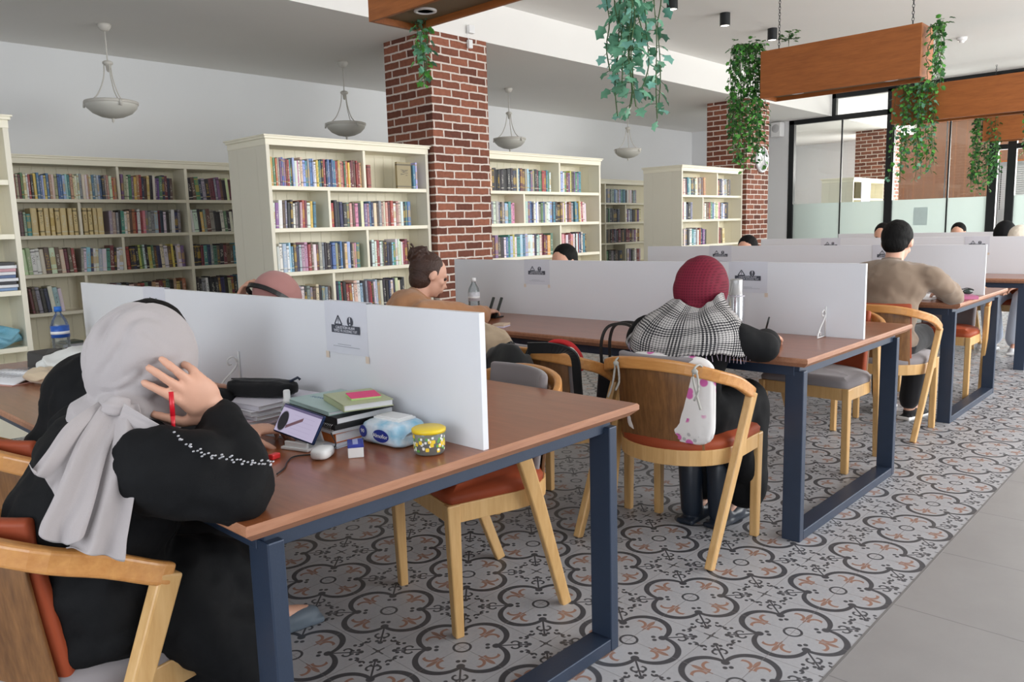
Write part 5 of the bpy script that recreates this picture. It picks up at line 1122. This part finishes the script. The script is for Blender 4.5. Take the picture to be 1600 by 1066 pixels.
for r_ in range(9):
    for s in (-1, 1): m.box((s*.055, -.10+.022*r_, .0262), (.07, .0035, .0006))
m.build('print', mat('pale_ink', (150, 152, 162), .8), ob)
# blue bag on the shelf of the first bookcase
bgm, nt, b = newmat('blue_polythene', .25); link(nt, mixc(nt, X(nt, noise(nt, 6, detail=4)), lin((66, 160, 198)), lin((160, 214, 232))), b.inputs['Base Color']); bump(nt, X(nt, noise(nt, 14, detail=4)), 1, .02); b.inputs['Transmission Weight'].default_value = .15
cloth_lump('plastic_bag', 'crumpled translucent blue plastic bag bulging off the low shelf', (.66, 4.585, SZ[3]+.002), (.21, .12, .072), (80, 170, 205), 5, 0, k=.35, material=bgm)

# ------------------------------------------------------------------ second table
T2 = TABLES[1]
water_bottle(2.53, 2.02, TZ, 'tall clear water bottle with white cap beside the hair-bun person', (236, 236, 237), h=.235, r=.034, labc=(214, 214, 220))
th = thing('thermos_flask', 'brushed steel thermos flask standing by the maroon headscarf', 'flask', (2.60, .40, TZ))
MB().lathe([(0, 0), (.034, 0), (.036, .004), (.036, .185), (.033, .19)], n=32).build('body', chrome, th); MB().lathe([(.0335, .19), (.0335, .196), (.030, .198), (.029, .258), (.026, .264), (0, .264)], n=32).build('cup_lid', chrome, th); MB().lathe([(.0365, .186), (.0365, .191)], n=32).build('ring', mat('pale_ring', (220, 216, 226), .3), th)
ls = thing('tablet_stand', 'dark tablet stand with two slanted arms near the clear bottle', 'stand', (2.60, 1.95, TZ), .2)
for s in (-1, 1): MB().bar([(0, s*.028, 0), (.055, s*.028-.012, .115)], .018, .008, up=(-1, 0, .4)).build('arm', mat('dark_green_metal', (52, 56, 52), .4), ls, bevel=.003)
MB().box((.01, 0, .004), (.09, .10, .007)).build('base', black_m, ls, bevel=.002)
o = MB().box((0, 0, .0125), (.09, .065, .011), mi=0).box((0, 0, .0035), (.09, .065, .007), mi=1).build('small_box', [mat('beige_card', (212, 190, 168), .6), mat('lilac_card', (214, 208, 228), .6)], bevel=.0015); place(tag(o, 'small beige and lilac box behind the nearest partition end', 'box'), (2.32, 1.60, TZ), .35)
cloth_lump('snack_packet', 'red crumpled snack packet at the foot of the clear bottle', (2.44, 1.97, TZ), (.035, .045, .02), (206, 60, 66), 2, 0, 'packet')
cloth_lump('snack_packet', 'green snack packet by the sweater sleeve', (2.50, 2.14, TZ), (.05, .06, .018), (140, 180, 104), 4, 0, 'packet')
o = MB().box((0, 0, .004), (.20, .28, .008)).build('exercise_book', paper, bevel=.001); place(tag(o, 'open white exercise book under the hands beside the shawl', 'notebook'), (2.42, .30, TZ), -.1)
pn2 = MB().tube([(2.47, .20, .80), (2.455, .175, .87)], .004, 8).build('pen', black_m); tag(pn2, 'black pen held above the second table', 'pen')
# cushion with ties on the chair
cu_m, nt, b = newmat('flowered_cotton', .85, .1); x, y, z = sep(nt, coord(nt)); vo = nt.nodes.new('ShaderNodeTexVoronoi'); vo.inputs['Scale'].default_value = 22; nt.links.new(coord(nt), vo.inputs[0])
pk_ = X(nt, vo.outputs['Distance']).soft(.34, .1) * X(nt, noise(nt, 9)).gt(.42); gr_ = ((z*150).sin()*(y*150).sin()).gt(.5) * X(nt, noise(nt, 4)).gt(.56)
c = mixc(nt, pk_, lin((236, 232, 230)), lin((214, 110, 176))); c = mixc(nt, gr_*.5, c, lin((120, 120, 126))); link(nt, c, b.inputs['Base Color']); bump(nt, X(nt, noise(nt, 12)), .4, .01)
cu = thing('seat_cushion', 'white flowered cushion tied upright inside the armchair back', 'cushion', (1.845, .275, .47), math.radians(3))
MB().ell((0, 0, .155), (1, 1, 1), n=48, m=32, fn=lambda d, q: V((.030*math.copysign(abs(d.x)**.9, d.x), .185*math.copysign(abs(d.y)**.35, d.y), .165*math.copysign(abs(d.z)**.35, d.z))) + V((.004, .003, .003))*mnoise.noise(d*5)).build('pad', cu_m, cu)
for yy, s in ((.175, 1), (-.150, -1)):
    MB().tube(catmull([(-.01, yy-.0*s, .27), (-.055, yy, .300), (-.088, yy+.004, .290), (-.092, yy+.006, .255), (-.100, yy+.012*s, .20), (-.104, yy+.03*s, .15)], 6), .0042, 6).tube(catmull([(-.088, yy, .288), (-.098, yy-.014, .265), (-.10, yy-.018, .215), (-.103, yy-.004, .18)], 6), .0042, 6).ell((-.092, yy, .282), (.009, .012, .010), n=10, m=8).build('tie', mat('grey_cord', (176, 174, 168), .8), cu)
# bags and garments on the chairs
pkm = fabric('black_nylon', (20, 22, 25), .35, 9, rough=.5)
bp_ = thing('backpack', 'slumped black backpack hung on the chair back next to the flowered cushion', 'backpack', (1.63, .90, .30), math.radians(-8))
MB().ell((0, 0, .25), (1, 1, 1), n=48, m=32, fn=lambda d, q: V((.085*math.copysign(abs(d.x)**.7, d.x)*(1-.2*d.z), .165*math.copysign(abs(d.y)**.65, d.y)*(1-.18*d.z), .25*math.copysign(abs(d.z)**.75, d.z))) + V((.02, .02, .02))*mnoise.noise(d*2.3)).build('body', pkm, bp_)
MB().ell((-.075, 0, .17), (.035, .12, .12), n=28, m=18, fn=lambda d, q: q*(1+.08*mnoise.noise(d*3))).build('front_pocket', pkm, bp_)
for s in (-1, 1): MB().bar(catmull([(.05, s*.06, .47), (.12, s*.075, .47), (.16, s*.09, .36), (.10, s*.11, .15), (.06, s*.11, .05)], 6), .05, .008, up=(1, 0, .3)).build('shoulder_strap', pkm, bp_)
MB().bar(catmull([(0, -.13, .50), (.06, -.22, .50), (.13, -.25, .47), (.15, -.25, .36), (.15, -.26, .22)], 6), .045, .007, up=(1, 0, .2)).build('loose_strap', pkm, bp_)
cloth_lump('jacket', 'beige jacket bunched over the chair back behind the nearest partition', (1.74, 1.20, .66), (.09, .22, .10), (190, 168, 142), 6, .15, 'jacket', k=.25, bmp=.9)
tb = thing('tote_handbag', 'black handbag with long upright handles between two armchairs', 'handbag', (2.04, .62, .475), .1)
MB().box((0, 0, .11), (.10, .24, .22), taper=.85).build('body', pkm, tb, bevel=.02, seg=3)
for s in (-1, 1): MB().bar(catmull([(s*.035, .085, .20), (s*.035, .085, .31), (s*.03, .05, .375), (s*.03, -.04, .385), (s*.035, -.075, .34), (s*.035, -.085, .20)], 6), .012, .006, up=(1, 0, 0)).build('handle', mat('black_leather', (36, 34, 32), .45), tb)
rc = thing('rolled_cloth', 'bright red and white striped cloth on the chair beside the backpack', 'cloth', (1.90, .84, .745)); MB().tube(catmull([(0, .10, -.02), (.01, .06, .03), (.02, -.02, .03), (.02, -.07, -.01), (.0, -.10, -.06)], 6), .020, 12, flat=.5, caps='round').build('red_fold', mat('scarlet_cloth', (206, 34, 38), .7), rc)
MB().tube(catmull([(-.01, -.06, .012), (-.02, -.095, -.01), (-.02, -.12, -.05)], 5), .014, 10, flat=.5, caps='round').build('white_fold', mat('offwhite_cloth', (226, 220, 214), .7), rc); MB().tube([(.02, .02, -.24), (.02, .0, -.02)], .03, 10).build('hidden_roll', mat('scarlet_cloth', (206, 34, 38), .7), rc)
# ------------------------------------------------------------------ third table
flatbook('book', 'pink book lying under the sunglasses on the third table', (4.86, .055, TZ), .13, .19, .022, .5, (196, 112, 150))
sg = thing('sunglasses', 'black wraparound sunglasses resting on the pink book', 'sunglasses', (4.86, .05, TZ+.0225), .55)
for s in (-1, 1):
    MB().ell((-.035, s*.036, .024), (.008, .030, .017), n=20, m=12).build('lens', mat('smoked_lens', (40, 54, 48), .08, spec=.8), sg)
    MB().tube([(-.035, s*.066, .034), (.02, s*.066, .02), (.075, s*.060, .004)], [.004, .0035, .003], 8).build('temple', black_m, sg)
MB().tube(catmull([(-.036, .066, .036), (-.041, .03, .046), (-.043, 0, .040), (-.041, -.03, .046), (-.036, -.066, .036)], 6), .0035, 8).build('frame', black_m, sg)
o = MB().box((0, 0, .003), (.21, .29, .006)).build('notepad', paper, bevel=.001); place(tag(o, 'white notepad lying behind the pink book', 'notepad'), (4.99, .22, TZ), .2)
o = MB().box((0, 0, .004), (.20, .28, .008)).build('exercise_book', paper, bevel=.001); place(tag(o, 'white exercise book beneath the hands of the brown sweater', 'notebook'), (4.76, .30, TZ), 0)
o = MB().box((0, 0, .03), (.06, .09, .06)).build('gift_box', mat('mauve_card', (150, 96, 110), .5), bevel=.002); place(tag(o, 'mauve box on the fourth table at the picture edge', 'box'), (7.05, .04, TZ-.02), 0)
